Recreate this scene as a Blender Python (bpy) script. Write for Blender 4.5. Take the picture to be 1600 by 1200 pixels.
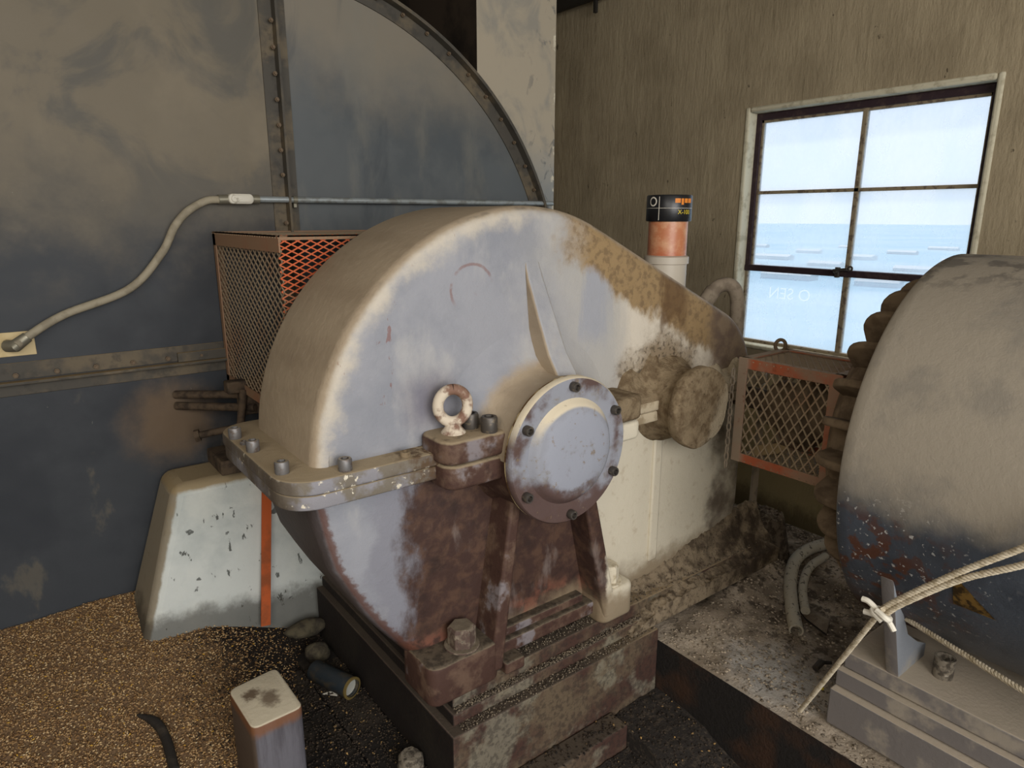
import bpy, bmesh, math, random
from mathutils import Vector, Matrix, noise as mnoise
random.seed(7)
S = bpy.context.scene
for o in list(bpy.data.objects): bpy.data.objects.remove(o, do_unlink=True)
COL = S.collection
PI = math.pi
# ------------------------------------------------------------------ camera
cam = bpy.data.cameras.new('camera'); camo = bpy.data.objects.new('camera', cam); COL.objects.link(camo)
cam.sensor_width = 36; cam.sensor_fit = 'HORIZONTAL'; cam.lens = 1052.6/1600*36; cam.clip_start = .02; cam.clip_end = 6000
yaw, pit, rol = [math.radians(a) for a in (52.653, 13.875, .058)]
cy, sy, cp, sp = math.cos(yaw), math.sin(yaw), math.cos(pit), math.sin(pit)
fw = Vector((cy*cp, sy*cp, -sp)); rt = Vector((sy, -cy, 0)); up = rt.cross(fw)
rr = rt*math.cos(rol)+up*math.sin(rol); uu = -rt*math.sin(rol)+up*math.cos(rol)
m = Matrix((rr, uu, -fw)).transposed().to_4x4(); m.translation = (0, 0, 1.55)
camo.matrix_world = m; S.camera = camo
# ------------------------------------------------------------------ world, lights, exposure
w = bpy.data.worlds.new('sky'); S.world = w; w.use_nodes = True
nt = w.node_tree; nt.nodes.clear()
wo = nt.nodes.new('ShaderNodeOutputWorld'); bg = nt.nodes.new('ShaderNodeBackground')
tc = nt.nodes.new('ShaderNodeTexCoord'); sx = nt.nodes.new('ShaderNodeSeparateXYZ'); cr = nt.nodes.new('ShaderNodeValToRGB')
nt.links.new(tc.outputs['Generated'], sx.inputs[0]); nt.links.new(sx.outputs['Z'], cr.inputs[0])
nt.links.new(cr.outputs[0], bg.inputs[0]); nt.links.new(bg.outputs[0], wo.inputs[0])
e = cr.color_ramp.elements
e[0].position = 0.0; e[0].color = (.88, .93, 1.0, 1)
e[1].position = .6; e[1].color = (.70, .78, .95, 1)
k = e.new(.10); k.color = (.88, .93, 1.0, 1)
k = e.new(.22); k.color = (.70, .81, 1.0, 1)
bg.inputs[1].default_value = 1.0
S.view_settings.view_transform = 'Standard'; S.view_settings.look = 'None'
S.view_settings.exposure = 0.18; S.view_settings.gamma = 1; S.view_settings.use_curve_mapping = False
def area(name, loc, target, sx_, sy_, power, col):
    l = bpy.data.lights.new(name, 'AREA'); l.shape = 'RECTANGLE'; l.size = sx_; l.size_y = sy_; l.energy = power; l.color = col
    o = bpy.data.objects.new(name, l); COL.objects.link(o); o.location = loc
    o.rotation_euler = (Vector(target)-Vector(loc)).to_track_quat('-Z', 'Y').to_euler()
    return o
# daylight through the big opening on the near side of the room
su = bpy.data.lights.new('sun', 'SUN'); su.energy = 2.0; su.angle = .03; su.color = (1, .93, .80)
so = bpy.data.objects.new('sun', su); COL.objects.link(so); so.location = (8, 1.7, 12); so.rotation_euler = Vector((-.27, -.02, -1)).to_track_quat('-Z', 'Y').to_euler()
area('daylight_opening_near', (.2, -2.4, 2.0), (1.2, 1.4, .9), 2.6, 1.8, 100, (1.0, .96, .90))
area('added_fill_left', (-1.5, -.4, 2.4), (1.8, 1.2, .8), 2.0, 1.2, 36, (1.0, .95, .88))  # added fill lamp, no opening in the left wall behind it

# ------------------------------------------------------------------ material helper
def C(h):
    h = h.lstrip('#'); v = [int(h[i:i+2], 16)/255 for i in (0, 2, 4)]
    return tuple(((c+.055)/1.055)**2.4 if c > .04045 else c/12.92 for c in v)+(1,)
class Mat:
    def __init__(s, name, base, rough=.75, metal=0, spec=.3):
        s.m = bpy.data.materials.new(name); s.m.use_nodes = True; s.t = s.m.node_tree
        s.b = s.t.nodes['Principled BSDF']; s.b.inputs['Roughness'].default_value = rough; s.b.inputs['Metallic'].default_value = metal
        s.b.inputs['Specular IOR Level'].default_value = spec
        g = s.n('ShaderNodeNewGeometry'); s.P = g.outputs['Position']; s.N = g.outputs['True Normal']; s.Nsm = g.outputs['Normal']; s.RI = g.outputs['Random Per Island']
        rgb = s.n('ShaderNodeRGB'); rgb.outputs[0].default_value = C(base); s.col = rgb.outputs[0]; s.lastbump = None
        s.out()
    def n(s, t): return s.t.nodes.new(t)
    def l(s, a, b): s.t.links.new(a, b)
    def out(s): s.l(s.col, s.b.inputs['Base Color'])
    def coord(s, st):
        if st is None: return s.P
        v = s.n('ShaderNodeVectorMath'); v.operation = 'MULTIPLY'; s.l(s.P, v.inputs[0]); v.inputs[1].default_value = st; return v.outputs[0]
    def noise(s, sc, lo=.35, hi=.65, det=5, rgh=.6, st=None, dist=0):
        q = s.n('ShaderNodeTexNoise'); q.inputs['Scale'].default_value = sc; q.inputs['Detail'].default_value = det
        q.inputs['Roughness'].default_value = rgh; q.inputs['Distortion'].default_value = dist
        s.l(s.coord(st), q.inputs['Vector']); return s.ramp(q.outputs[0], lo, hi)
    def vor(s, sc, lo, hi, st=None):
        q = s.n('ShaderNodeTexVoronoi'); q.inputs['Scale'].default_value = sc; s.l(s.coord(st), q.inputs['Vector']); return s.ramp(q.outputs[0], lo, hi)
    def ramp(s, x, lo, hi, a=0, b=1):
        q = s.n('ShaderNodeMapRange'); q.interpolation_type = 'SMOOTHSTEP'
        s.l(x, q.inputs[0])
        if lo > hi: lo, hi, a, b = hi, lo, b, a
        q.inputs[1].default_value = lo; q.inputs[2].default_value = hi; q.inputs[3].default_value = a; q.inputs[4].default_value = b
        return q.outputs[0]
    def math(s, op, a, b):
        q = s.n('ShaderNodeMath'); q.operation = op
        for i, x in enumerate((a, b)):
            if isinstance(x, (int, float)): q.inputs[i].default_value = x
            else: s.l(x, q.inputs[i])
        return q.outputs[0]
    def mul(s, *a):
        r = a[0]
        for x in a[1:]: r = s.math('MULTIPLY', r, x)
        return r
    def mx(s, a, b): return s.math('MAXIMUM', a, b)
    def inv(s, a): return s.math('SUBTRACT', 1.0, a)
    def dot(s, vec, src=None):
        q = s.n('ShaderNodeVectorMath'); q.operation = 'DOT_PRODUCT'; s.l(src or s.P, q.inputs[0]); q.inputs[1].default_value = vec; return q.outputs['Value']
    def pos(s, vec, lo, hi, wob=0, wsc=8, st=None):
        d = s.dot(vec)
        if wob:
            n_ = s.noise(wsc, 0, 1, 6, .65, st); d = s.math('ADD', d, s.math('MULTIPLY', s.math('SUBTRACT', n_, .5), wob))
        return s.ramp(d, lo, hi)
    def ball(s, c, r0, r1, wob=0, wsc=10, sc=(1, 1, 1)):
        a = s.n('ShaderNodeVectorMath'); a.operation = 'SUBTRACT'; s.l(s.P, a.inputs[0]); a.inputs[1].default_value = c
        b = s.n('ShaderNodeVectorMath'); b.operation = 'MULTIPLY'; s.l(a.outputs[0], b.inputs[0]); b.inputs[1].default_value = sc
        q = s.n('ShaderNodeVectorMath'); q.operation = 'LENGTH'; s.l(b.outputs[0], q.inputs[0]); d = q.outputs['Value']
        if wob:
            n_ = s.noise(wsc, 0, 1, 6, .65); d = s.math('ADD', d, s.math('MULTIPLY', s.math('SUBTRACT', n_, .5), wob))
        return s.ramp(d, r0, r1)
    def nrm(s, vec, lo, hi, wob=0, wsc=20):
        d = s.dot(vec, s.Nsm)
        if wob:
            n_ = s.noise(wsc, 0, 1, 6, .65); d = s.math('ADD', d, s.math('MULTIPLY', s.math('SUBTRACT', n_, .5), wob))
        return s.ramp(d, lo, hi)
    def layer(s, color, fac, amt=1.0):
        q = s.n('ShaderNodeMix'); q.data_type = 'RGBA'; q.clamp_factor = True
        s.l(s.col, q.inputs[6])
        if isinstance(color, str): q.inputs[7].default_value = C(color)
        else: s.l(color, q.inputs[7])
        if amt != 1.0: fac = s.mul(fac, amt)
        s.l(fac, q.inputs[0]); s.col = q.outputs[2]; s.out(); return s
    def bump(s, h, st=.4, dist=.004):
        q = s.n('ShaderNodeBump'); q.inputs['Strength'].default_value = st; q.inputs['Distance'].default_value = dist
        s.l(h, q.inputs['Height'])
        if s.lastbump: s.l(s.lastbump, q.inputs['Normal'])
        s.lastbump = q.outputs[0]; s.l(q.outputs[0], s.b.inputs['Normal']); return s
    def nbump(s, sc, st=.4, dist=.004, det=6, stt=None): return s.bump(s.noise(sc, 0, 1, det, .65, stt), st, dist)
    def rough(s, v):
        s.l(v, s.b.inputs['Roughness']); return s

# ------------------------------------------------------------------ mesh helpers
def bx(bm, x0, x1, y0, y1, z0, z1):
    r = bmesh.ops.create_cube(bm, size=1)
    bmesh.ops.scale(bm, vec=(x1-x0, y1-y0, z1-z0), verts=r['verts'])
    bmesh.ops.translate(bm, vec=((x0+x1)/2, (y0+y1)/2, (z0+z1)/2), verts=r['verts']); return r['verts']
def frame_of(d):
    d = Vector(d).normalized(); a = Vector((0, 0, 1)) if abs(d.z) < .9 else Vector((1, 0, 0))
    u = d.cross(a).normalized(); return d, u, d.cross(u)
def lathe(bm, prof, org, axis, n=48, a0=0, a1=2*PI):
    """profile list of (radius, height along axis)"""
    d, u, v = frame_of(axis); org = Vector(org); full = abs(a1-a0-2*PI) < 1e-6; rings = []
    cnt = n if full else n+1
    for r, h in prof:
        if r < 1e-6: rings.append([bm.verts.new(org+d*h)]*cnt); continue
        rings.append([bm.verts.new(org+d*h+(u*math.cos(a0+(a1-a0)*i/n)+v*math.sin(a0+(a1-a0)*i/n))*r) for i in range(cnt)])
    for A, B in zip(rings, rings[1:]):
        for i in range(n):
            j = (i+1) % cnt; q = []
            for x in (A[i], A[j], B[j], B[i]):
                if x not in q: q.append(x)
            if len(q) > 2:
                try: bm.faces.new(q)
                except ValueError: pass
def cyl(bm, p0, p1, r0, r1=None, n=24):
    p0, p1 = Vector(p0), Vector(p1); L = (p1-p0).length; r1 = r0 if r1 is None else r1
    lathe(bm, [(0, 0), (r0, 0), (r1, L), (0, L)], p0, p1-p0, n)
def bar(bm, p0, p1, wu, wv, hint=(0, 0, 1)):
    """rectangular bar from p0 to p1; wu across, wv along the hint"""
    p0, p1 = Vector(p0), Vector(p1); d = (p1-p0).normalized(); h = Vector(hint); h = (h-d*h.dot(d)).normalized(); u = d.cross(h)
    vs = [bm.verts.new(p+u*a*wu/2+h*b*wv/2) for p in (p0, p1) for a, b in ((-1, -1), (1, -1), (1, 1), (-1, 1))]
    for f in ((0, 1, 2, 3), (7, 6, 5, 4), (0, 4, 5, 1), (1, 5, 6, 2), (2, 6, 7, 3), (3, 7, 4, 0)): bm.faces.new([vs[i] for i in f])
def spline(pts, k=8):
    pts = [Vector(p) for p in pts]; P = [pts[0]*2-pts[1]]+pts+[pts[-1]*2-pts[-2]]; out = []
    for i in range(1, len(P)-2):
        a, b, c, d = P[i-1:i+3]
        for j in range(k):
            t = j/k; out.append(.5*((2*b)+(c-a)*t+(2*a-5*b+4*c-d)*t*t+(3*b-a-3*c+d)*t**3))
    return out+[pts[-1]]
def tube(bm, pts, r, n=12, caps=True, hollow=False):
    pts = [Vector(p) for p in pts]; T = []
    for i in range(len(pts)): T.append((pts[min(i+1, len(pts)-1)]-pts[max(i-1, 0)]).normalized())
    _, u, _ = frame_of(T[0]); rings = []
    for i, p in enumerate(pts):
        u = (u-T[i]*u.dot(T[i])).normalized(); v = T[i].cross(u); ri = r[i] if isinstance(r, (list, tuple)) else r
        rings.append([bm.verts.new(p+(u*math.cos(2*PI*k/n)+v*math.sin(2*PI*k/n))*ri) for k in range(n)])
    for A, B in zip(rings, rings[1:]):
        for k in range(n): bm.faces.new((A[k], A[(k+1) % n], B[(k+1) % n], B[k]))
    if hollow:
        for R, s_ in ((rings[0], 1), (rings[-1], -1)):
            c = sum((v.co for v in R), Vector())/n; i_ = 0 if s_ == 1 else -1
            inner = [bm.verts.new(c+(v.co-c)*.75) for v in R]; deep = [bm.verts.new(c+(v.co-c)*.75+T[i_]*s_*.04) for v in R]
            for k in range(n):
                j = (k+1) % n; bm.faces.new((R[k], R[j], inner[j], inner[k])); bm.faces.new((inner[k], inner[j], deep[j], deep[k]))
            bm.faces.new(deep)
    elif caps: bm.faces.new(rings[0][::-1]); bm.faces.new(rings[-1])
def prism(bm, pts, axis, a0, a1):
    """extrude a 2D polygon; axis 'Y': pts=(x,z); 'Z': (x,y); 'X': (y,z)"""
    f = {'Y': lambda p, a: (p[0], a, p[1]), 'Z': lambda p, a: (p[0], p[1], a), 'X': lambda p, a: (a, p[0], p[1])}[axis]
    A = [bm.verts.new(f(p, a0)) for p in pts]; B = [bm.verts.new(f(p, a1)) for p in pts]; n = len(pts)
    bm.faces.new(A); bm.faces.new(B[::-1])
    for i in range(n): bm.faces.new((A[i], B[i], B[(i+1) % n], A[(i+1) % n]))
def offset(pts, t):
    n = len(pts); out = []; ar = sum(pts[i][0]*pts[(i+1) % n][1]-pts[(i+1) % n][0]*pts[i][1] for i in range(n)); sg = 1 if ar > 0 else -1
    for i in range(n):
        p, q, r = Vector(pts[i-1]), Vector(pts[i]), Vector(pts[(i+1) % n]); a = (q-p).normalized(); b = (r-q).normalized()
        na = Vector((-a.y, a.x))*sg; nb = Vector((-b.y, b.x))*sg; h = (na+nb).normalized(); out.append(q+h*(t/max(.35, h.dot(na))))
    return out
def pillow(bm, pts, axis, a0, a1, r, seg=5, r2=None):
    """extruded outline with rounded rims"""
    f = {'Y': lambda p, a: (p[0], a, p[1]), 'Z': lambda p, a: (p[0], p[1], a), 'X': lambda p, a: (a, p[0], p[1])}[axis]
    r2 = r if r2 is None else r2; st = []
    for i in range(seg+1):
        t = PI/2*i/seg; st.append((r*(1-math.sin(t)), a0+r*(1-math.cos(t))))
    for i in range(seg+1):
        t = PI/2*(1-i/seg); st.append((r2*(1-math.sin(t)), a1-r2*(1-math.cos(t))))
    rings = [[bm.verts.new(f(p, a)) for p in (offset(pts, t) if t > 1e-6 else pts)] for t, a in st]; n = len(pts)
    bm.faces.new(rings[0]); bm.faces.new(rings[-1][::-1])
    for A, B in zip(rings, rings[1:]):
        for i in range(n): bm.faces.new((A[i], B[i], B[(i+1) % n], A[(i+1) % n]))
def rrect(x0, x1, y0, y1, r, k=6):
    out = []
    for cx, cy_, a in ((x1-r, y1-r, 0), (x0+r, y1-r, 90), (x0+r, y0+r, 180), (x1-r, y0+r, 270)):
        for i in range(k+1):
            t = math.radians(a+90*i/k); out.append((cx+r*math.cos(t), cy_+r*math.sin(t)))
    return out
def arc(cx, cz, r, d0, d1, n):
    return [(cx+r*math.cos(math.radians(d0+(d1-d0)*i/n)), cz+r*math.sin(math.radians(d0+(d1-d0)*i/n))) for i in range(n+1)]
def lattice(bm, o, u, v, W, H, du, dv, wd, th):
    """expanded-metal diamonds on a W x H rectangle (o + u*W, v*H); du, dv = diamond size"""
    o, u, v = Vector(o), Vector(u).normalized(), Vector(v).normalized(); nn = u.cross(v)
    s_ = dv/du
    for sg in (1, -1):
        c = -W*s_*1.0 if sg == 1 else 0
        end = H if sg == 1 else H+W*s_
        c = math.floor(c/dv)*dv
        while c < end:
            # line y = c + sg*s_*x
            xa, xb = 0, W; pts = []
            lo, hi = (0-c)/(sg*s_), (H-c)/(sg*s_)
            if lo > hi: lo, hi = hi, lo
            xa, xb = max(0, lo), min(W, hi)
            if xb-xa > .004: bar(bm, o+u*xa+v*(c+sg*s_*xa), o+u*xb+v*(c+sg*s_*xb), wd, th*(1 if sg == 1 else .8), nn)
            c += dv
def obj(name, bm, mat, parent=None, smooth=True, bevel=0, loc=None, seg=2, ang=40):
    base = Vector((0, 0, 0)); p = parent
    while p is not None: base += p.location; p = p.parent
    L = Vector(loc) if loc is not None else (base if parent else None)
    bmesh.ops.recalc_face_normals(bm, faces=bm.faces[:])
    if L is None:
        xs = [v.co for v in bm.verts]; L = Vector(((min(v.x for v in xs)+max(v.x for v in xs))/2, (min(v.y for v in xs)+max(v.y for v in xs))/2, min(v.z for v in xs)))
    bmesh.ops.translate(bm, verts=bm.verts[:], vec=-L)
    me = bpy.data.meshes.new(name); bm.to_mesh(me); bm.free(); me.materials.append(mat.m if isinstance(mat, Mat) else mat)
    o = bpy.data.objects.new(name, me); COL.objects.link(o); o.location = L-base if parent else L
    if parent: o.parent = parent
    if smooth:
        for f in me.polygons: f.use_smooth = True
        me.set_sharp_from_angle(angle=math.radians(ang))
    if bevel:
        b = o.modifiers.new('bevel', 'BEVEL'); b.width = bevel; b.segments = seg; b.limit_method = 'ANGLE'; b.angle_limit = math.radians(40); b.harden_normals = False
    return o
def NB(): return bmesh.new()
def one(fn, *a, **k):
    b = NB(); fn(b, *a, **k); return b
def tag(o, label=None, cat=None, group=None, kind=None):
    if label: o['label'] = label
    if cat: o['category'] = cat
    if group: o['group'] = group
    if kind: o['kind'] = kind
    return o
def thing(name, label, cat, loc, group=None):
    o = bpy.data.objects.new(name, None); COL.objects.link(o); o.location = loc; o.empty_display_size = .1; return tag(o, label, cat, group)
def copies(o, locs, parent):
    """copies of a one-mesh part at absolute locations"""
    base = Vector((0, 0, 0)); p = parent
    while p is not None: base += p.location; p = p.parent
    for L in locs:
        c = o.copy(); COL.objects.link(c); c.parent = parent; c.location = Vector(L)-base
def structure(name, bm, mat, **k): return tag(obj(name, bm, mat, **k), kind='structure')
def nz(x, y, z=0, s=1.0): return mnoise.noise(Vector((x*s, y*s, z*s)))
def grid(x0, x1, y0, y1, nx, ny, h, skirt=None):
    b = NB(); g = [[b.verts.new((x0+(x1-x0)*i/nx, y0+(y1-y0)*j/ny, h(x0+(x1-x0)*i/nx, y0+(y1-y0)*j/ny))) for j in range(ny+1)] for i in range(nx+1)]
    for i in range(nx):
        for j in range(ny): b.faces.new((g[i][j], g[i+1][j], g[i+1][j+1], g[i][j+1]))
    if skirt is not None:
        edge = [g[i][0] for i in range(nx+1)]+[g[nx][j] for j in range(1, ny+1)]+[g[i][ny] for i in range(nx-1, -1, -1)]+[g[0][j] for j in range(ny-1, 0, -1)]
        low = [b.verts.new((v.co.x, v.co.y, skirt)) for v in edge]; n = len(edge)
        for i in range(n): b.faces.new((edge[i], low[i], low[(i+1) % n], edge[(i+1) % n]))
        b.faces.new(low[::-1])
    return b
OCT = [(1, 0, 0), (-1, 0, 0), (0, 1, 0), (0, -1, 0), (0, 0, 1), (0, 0, -1)]
OCF = [(0, 2, 4), (2, 1, 4), (1, 3, 4), (3, 0, 4), (2, 0, 5), (1, 2, 5), (3, 1, 5), (0, 3, 5)]
def grains(name, pts, size, mat, asp=(1, .5, .4), base=None):
    """one mesh of many kernels; pts = (x,y,z,scale)"""
    V, F = [], []
    for x, y, z, s_ in pts:
        a, b_ = random.uniform(0, PI), random.uniform(-.5, .5); ca, sa, cb, sb = math.cos(a), math.sin(a), math.cos(b_), math.sin(b_); o_ = len(V)
        for p in OCT:
            X, Y, Z = p[0]*asp[0]*size*s_, p[1]*asp[1]*size*s_, p[2]*asp[2]*size*s_
            X, Z = X*cb-Z*sb, X*sb+Z*cb; V.append((x+X*ca-Y*sa, y+X*sa+Y*ca, z+Z))
        F += [tuple(i+o_ for i in f) for f in OCF]
    me = bpy.data.meshes.new(name); me.from_pydata(V, [], F); me.materials.append(mat.m)
    for f in me.polygons: f.use_smooth = True
    o = bpy.data.objects.new(name, me); COL.objects.link(o); return o

# ------------------------------------------------------------------ materials
TAN, CREAM, BLUE, RUST, DUST = '#8f7c62', '#d0c6b5', '#94959b', '#43302a', '#87765f'
def gear_mat(name, lower=False):
    q = Mat(name, BLUE, .6)
    q.layer('#7d8088', q.noise(5, .4, .65), .6)
    q.layer('#acaaa8', q.noise(9, .5, .7, st=(1, 1, .5)), .6)
    fr = q.nrm((0, -1, 0), .55, .92, .25, 25)
    if not lower:
        q.layer('#b0aca4', q.pos((1, 0, 0), 1.0, 1.35, .25, 4), .8)
        q.layer('#8f94a2', q.mul(q.pos((1, 0, 0), 1.27, 1.31, .14, 12, (1, 1, .15)), q.pos((1, 0, 0), 1.42, 1.36, .14, 12, (1, 1, .15)), q.pos((0, 0, 1), 1.16, 1.28, .15, 9)), .6)
        q.layer(CREAM, q.pos((1, 0, 0), 1.4, 1.5, .12, 7, (1, 1, .3)), .9)
        # pale dust skirt along the rim
        q.layer('#c4baa9', q.mul(q.ball((1.1, 1.36, .98), .535, .60, .10, 12), q.pos((1, 0, 0), 1.25, 1.0)), .85)
        # thick brown crust under the sloping top edge
        sl = q.mul(q.pos((.435, 0, .9), 1.80, 1.845, .12, 9, (1, 1, .6)), q.pos((1, 0, 0), 1.18, 1.3, .15, 8))
        q.layer('#937b58', sl); q.layer('#6e5a42', q.mul(sl, q.noise(50, .45, .62)), .7)
        q.layer('#5b432b', q.mul(q.pos((1, 0, 0), 1.60, 1.63, .08, 14, (1, 1, .15)), q.pos((1, 0, 0), 1.75, 1.70, .10, 14, (1, 1, .15)), q.pos((0, 0, 1), 1.18, 1.25, .2, 9)), .75)
        en = q.pos((1, 0, 0), 1.83, 1.93, .12, 8); q.layer('#7b6a58', en, .9); q.layer('#5d4c42', q.mul(en, q.noise(14, .45, .6)), .7)
        # caked dust above the small cap
        ck = q.ball((1.63, 1.36, 1.06), .10, .24, .18, 14, (1, 1, 1.3)); ck = q.inv(ck); q.layer('#7d6b52', ck, .9); q.layer('#43382c', q.mul(ck, q.noise(60, .5, .62)), .8)
        # scratches
        q.layer('#7a4638', q.mul(q.noise(24, .66, .7, st=(1, 1, .5)), q.pos((1, 0, 0), 1.0, .8)), .6)
        cc = (.92, 1.36, 1.38); q.layer('#7a4e42', q.mul(q.ball(cc, .056, .060, .006, 30), q.inv(q.ball(cc, .063, .067, .006, 30)), q.pos((.5, 0, -1), -.90, -.94), q.noise(20, .42, .55)), .55)
        # rust blush at the lug
        q.layer('#5d5766', q.inv(q.ball((.79, 1.36, 1.12), .02, .11, .06, 14)), .6)
    else:
        rz = q.pos((1, 0, 0), .70, .76, .20, 6, (1, 1, .6)); q.layer('#84848c', q.pos((1, 0, 0), .60, .66, .16, 7)); q.layer(RUST, rz); q.layer('#5d4537', q.mul(rz, q.noise(24, .42, .66, dist=.3)), .8); q.layer('#2e2320', q.mul(rz, q.noise(11, .52, .68)), .6)
        q.layer('#7d6f68', q.mul(rz, q.noise(8, .58, .68, st=(1, 1, .4))), .7)
        q.layer(RUST, q.pos((0, 0, 1), .50, .42, .16, 9), .9)
        q.layer('#8d5a48', q.mul(q.pos((0, 0, 1), .52, .44, .1, 9), q.noise(12, .5, .6)), .6)
        q.layer('#d6cdb8', q.pos((1, 0, 0), 1.33, 1.35, .05, 12)); q.layer('#c3b69e', q.mul(q.pos((1, 0, 0), 1.33, 1.35), q.noise(30, .55, .7)), .7)
        q.layer('#8c7b63', q.pos((0, 0, 1), .47, .39, .10, 10), .9)
        q.layer('#54463b', q.mul(q.pos((1, 0, 0), 1.9, 1.98, .12, 9), q.noise(5, .3, .6)), .9)
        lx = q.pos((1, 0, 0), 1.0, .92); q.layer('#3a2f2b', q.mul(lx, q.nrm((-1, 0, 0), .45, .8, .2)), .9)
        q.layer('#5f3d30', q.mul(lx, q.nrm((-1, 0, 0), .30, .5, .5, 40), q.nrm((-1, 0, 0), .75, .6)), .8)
    if not lower:
        rim = q.inv(fr); q.layer('#a5957f', rim); q.layer('#8a7a66', q.mul(rim, q.noise(6, .4, .7, st=(1, .3, 1))), .6)
        q.layer('#b5a690', q.mul(rim, q.noise(30, .55, .75)), .4)
        q.layer('#5d5850', q.mul(q.noise(5, .52, .64, st=(1, 1, 1)), q.mul(q.nrm((0, -1, 0), .25, .5), q.nrm((0, -1, 0), .8, .6))), .7)
    q.nbump(140, .25, .002); q.nbump(28, .3, .006)
    return q
m_up = gear_mat('dusty_grey_blue_casting'); m_lo = gear_mat('rusty_lower_casting', True)
m_flange = Mat('flange_chipped_paint', '#746c60', .7)
m_flange.layer('#8c8b92', m_flange.noise(9, .5, .6), .8).layer('#d8cfbb', m_flange.noise(38, .62, .66)).layer(RUST, m_flange.pos((1, 0, 0), .70, .78, .1, 9), .95)
m_flange.layer('#9a8a70', m_flange.nrm((0, 0, 1), .6, .9)); m_flange.layer('#5a4632', m_flange.mul(m_flange.ball((.78, 1.33, 1.0), .15, .03, .1, 20), m_flange.noise(50, .4, .6)))
m_flange.layer('#b9ab92', m_flange.pos((1, 0, 0), 1.25, 1.36, .05, 12)).layer('#8d7b60', m_flange.mul(m_flange.pos((1, 0, 0), 1.25, 1.3), m_flange.noise(20, .45, .62)), .8); m_flange.layer('#544a40', m_flange.mul(m_flange.nrm((-1, 0, 0), .5, .8), m_flange.noise(7, .3, .6)), .85)
m_flange.nbump(60, .35, .004)
m_rust = Mat('rust_brown_iron', '#4a342c', .7)
m_rust.layer('#6b5546', m_rust.noise(14, .45, .62), .8).layer('#8d8a90', m_rust.noise(7, .58, .66), .6).layer('#a08f74', m_rust.nrm((0, 0, 1), .45, .85, .3), .9).layer('#2c1c1a', m_rust.noise(30, .55, .7), .5)
lowz = m_rust.mul(m_rust.pos((0, 0, 1), .62, .52), m_rust.nrm((0, 0, 1), .45, .85, .3)); m_rust.layer('#5f5446', lowz).layer('#3a332b', m_rust.mul(lowz, m_rust.noise(45, .42, .6)), .8).nbump(70, .35, .004)
m_cover = Mat('bearing_cover_paint', '#8f9199', .55)
m_cover.layer('#7d766c', m_cover.noise(30, .5, .7), .6)
m_cover.layer('#51382e', m_cover.mx(m_cover.pos((-.35, 0, -1), -1.32, -1.24, .16, 10), m_cover.mul(m_cover.ball((1.1, 1.2, .975), .14, .17, .05, 14), m_cover.noise(10, .42, .6))), .9)
m_cover.layer('#979aa4', m_cover.mul(m_cover.inv(m_cover.ball((1.105, 1.18, .985), .095, .115, .04, 20)), m_cover.noise(30, .72, .55)), .95)
m_cover.layer('#d3c6ac', m_cover.mul(m_cover.nrm((0, 0, 1), .2, .55, .15), m_cover.pos((0, 0, 1), .93, 1.02)), .95)
m_cover.layer('#82705a', m_cover.noise(60, .62, .7), .6).nbump(80, .25, .003)
m_gasket = Mat('cream_gasket', '#b9a67c', .8); m_gasket.layer('#5b4024', m_gasket.noise(25, .45, .6))
m_crust = Mat('caked_grain_dust', '#8c7b62', .95, spec=.1)
m_crust.layer('#6b5a45', m_crust.noise(30, .4, .65)).layer('#b9ab92', m_crust.pos((1, 0, -.5), 1.22, 1.28, .08, 18), .8).layer('#3d3226', m_crust.noise(80, .62, .7), .7).nbump(120, .6, .006).nbump(40, .5, .01)
m_bcrumb = Mat('brown_ledge_crumbs', '#5d5246', .95)
c4 = m_bcrumb.n('ShaderNodeValToRGB'); m_bcrumb.l(m_bcrumb.RI, c4.inputs[0]); c4.color_ramp.elements[0].color = C('#3a322b'); c4.color_ramp.elements[1].color = C('#8a7c69'); m_bcrumb.col = c4.outputs[0]; m_bcrumb.out()
m_screw = Mat('grey_cap_screw', '#7a7877', .5, .5); m_screw.layer('#a99c86', m_screw.nrm((0, 0, 1), .5, .9), .9).layer('#5b4432', m_screw.noise(60, .5, .65), .6)
m_screwdark = Mat('oily_cap_screw', '#55504b', .45, .5); m_screwdark.layer('#9a8a70', m_screwdark.noise(70, .55, .7), .5)
m_eye = Mat('dusty_eye_bolt', '#7d5f4f', .7); m_eye.layer('#cfc2ae', m_eye.noise(25, .38, .55)).nbump(90, .3, .003)
m_bolt = Mat('dusty_hex_bolt', '#5b4a42', .75); m_bolt.layer('#8a7d6c', m_bolt.noise(60, .45, .65)).layer('#3f3834', m_bolt.noise(120, .55, .7), .7).layer('#7b715f', m_bolt.nrm((0, 0, 1), .6, .9), .7).nbump(150, .5, .003)
m_boltc = Mat('cream_dusted_hex_bolt', '#d6ccb6', .85); m_boltc.layer('#a7977a', m_boltc.noise(50, .5, .65), .7).nbump(120, .4, .003)
m_base = Mat('dirty_base_steel', '#4a342c', .75)
m_base.layer('#6d5f4b', m_base.noise(5, .42, .62), .8).layer('#8a8573', m_base.mul(m_base.noise(6, .52, .62), m_base.nrm((0, -1, 0), .5, .9)), .6)
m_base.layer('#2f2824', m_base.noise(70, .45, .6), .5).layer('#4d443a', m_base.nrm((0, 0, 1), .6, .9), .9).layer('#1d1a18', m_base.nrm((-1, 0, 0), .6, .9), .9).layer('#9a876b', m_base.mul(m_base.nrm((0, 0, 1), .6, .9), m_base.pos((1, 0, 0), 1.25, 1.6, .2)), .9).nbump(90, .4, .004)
m_dark = Mat('oily_dark_steel', '#2b2723', .7); m_dark.layer('#4a4238', m_dark.noise(12, .5, .7), .7).layer('#77705f', m_dark.noise(160, .68, .74), .8).nbump(120, .4, .003)
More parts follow.
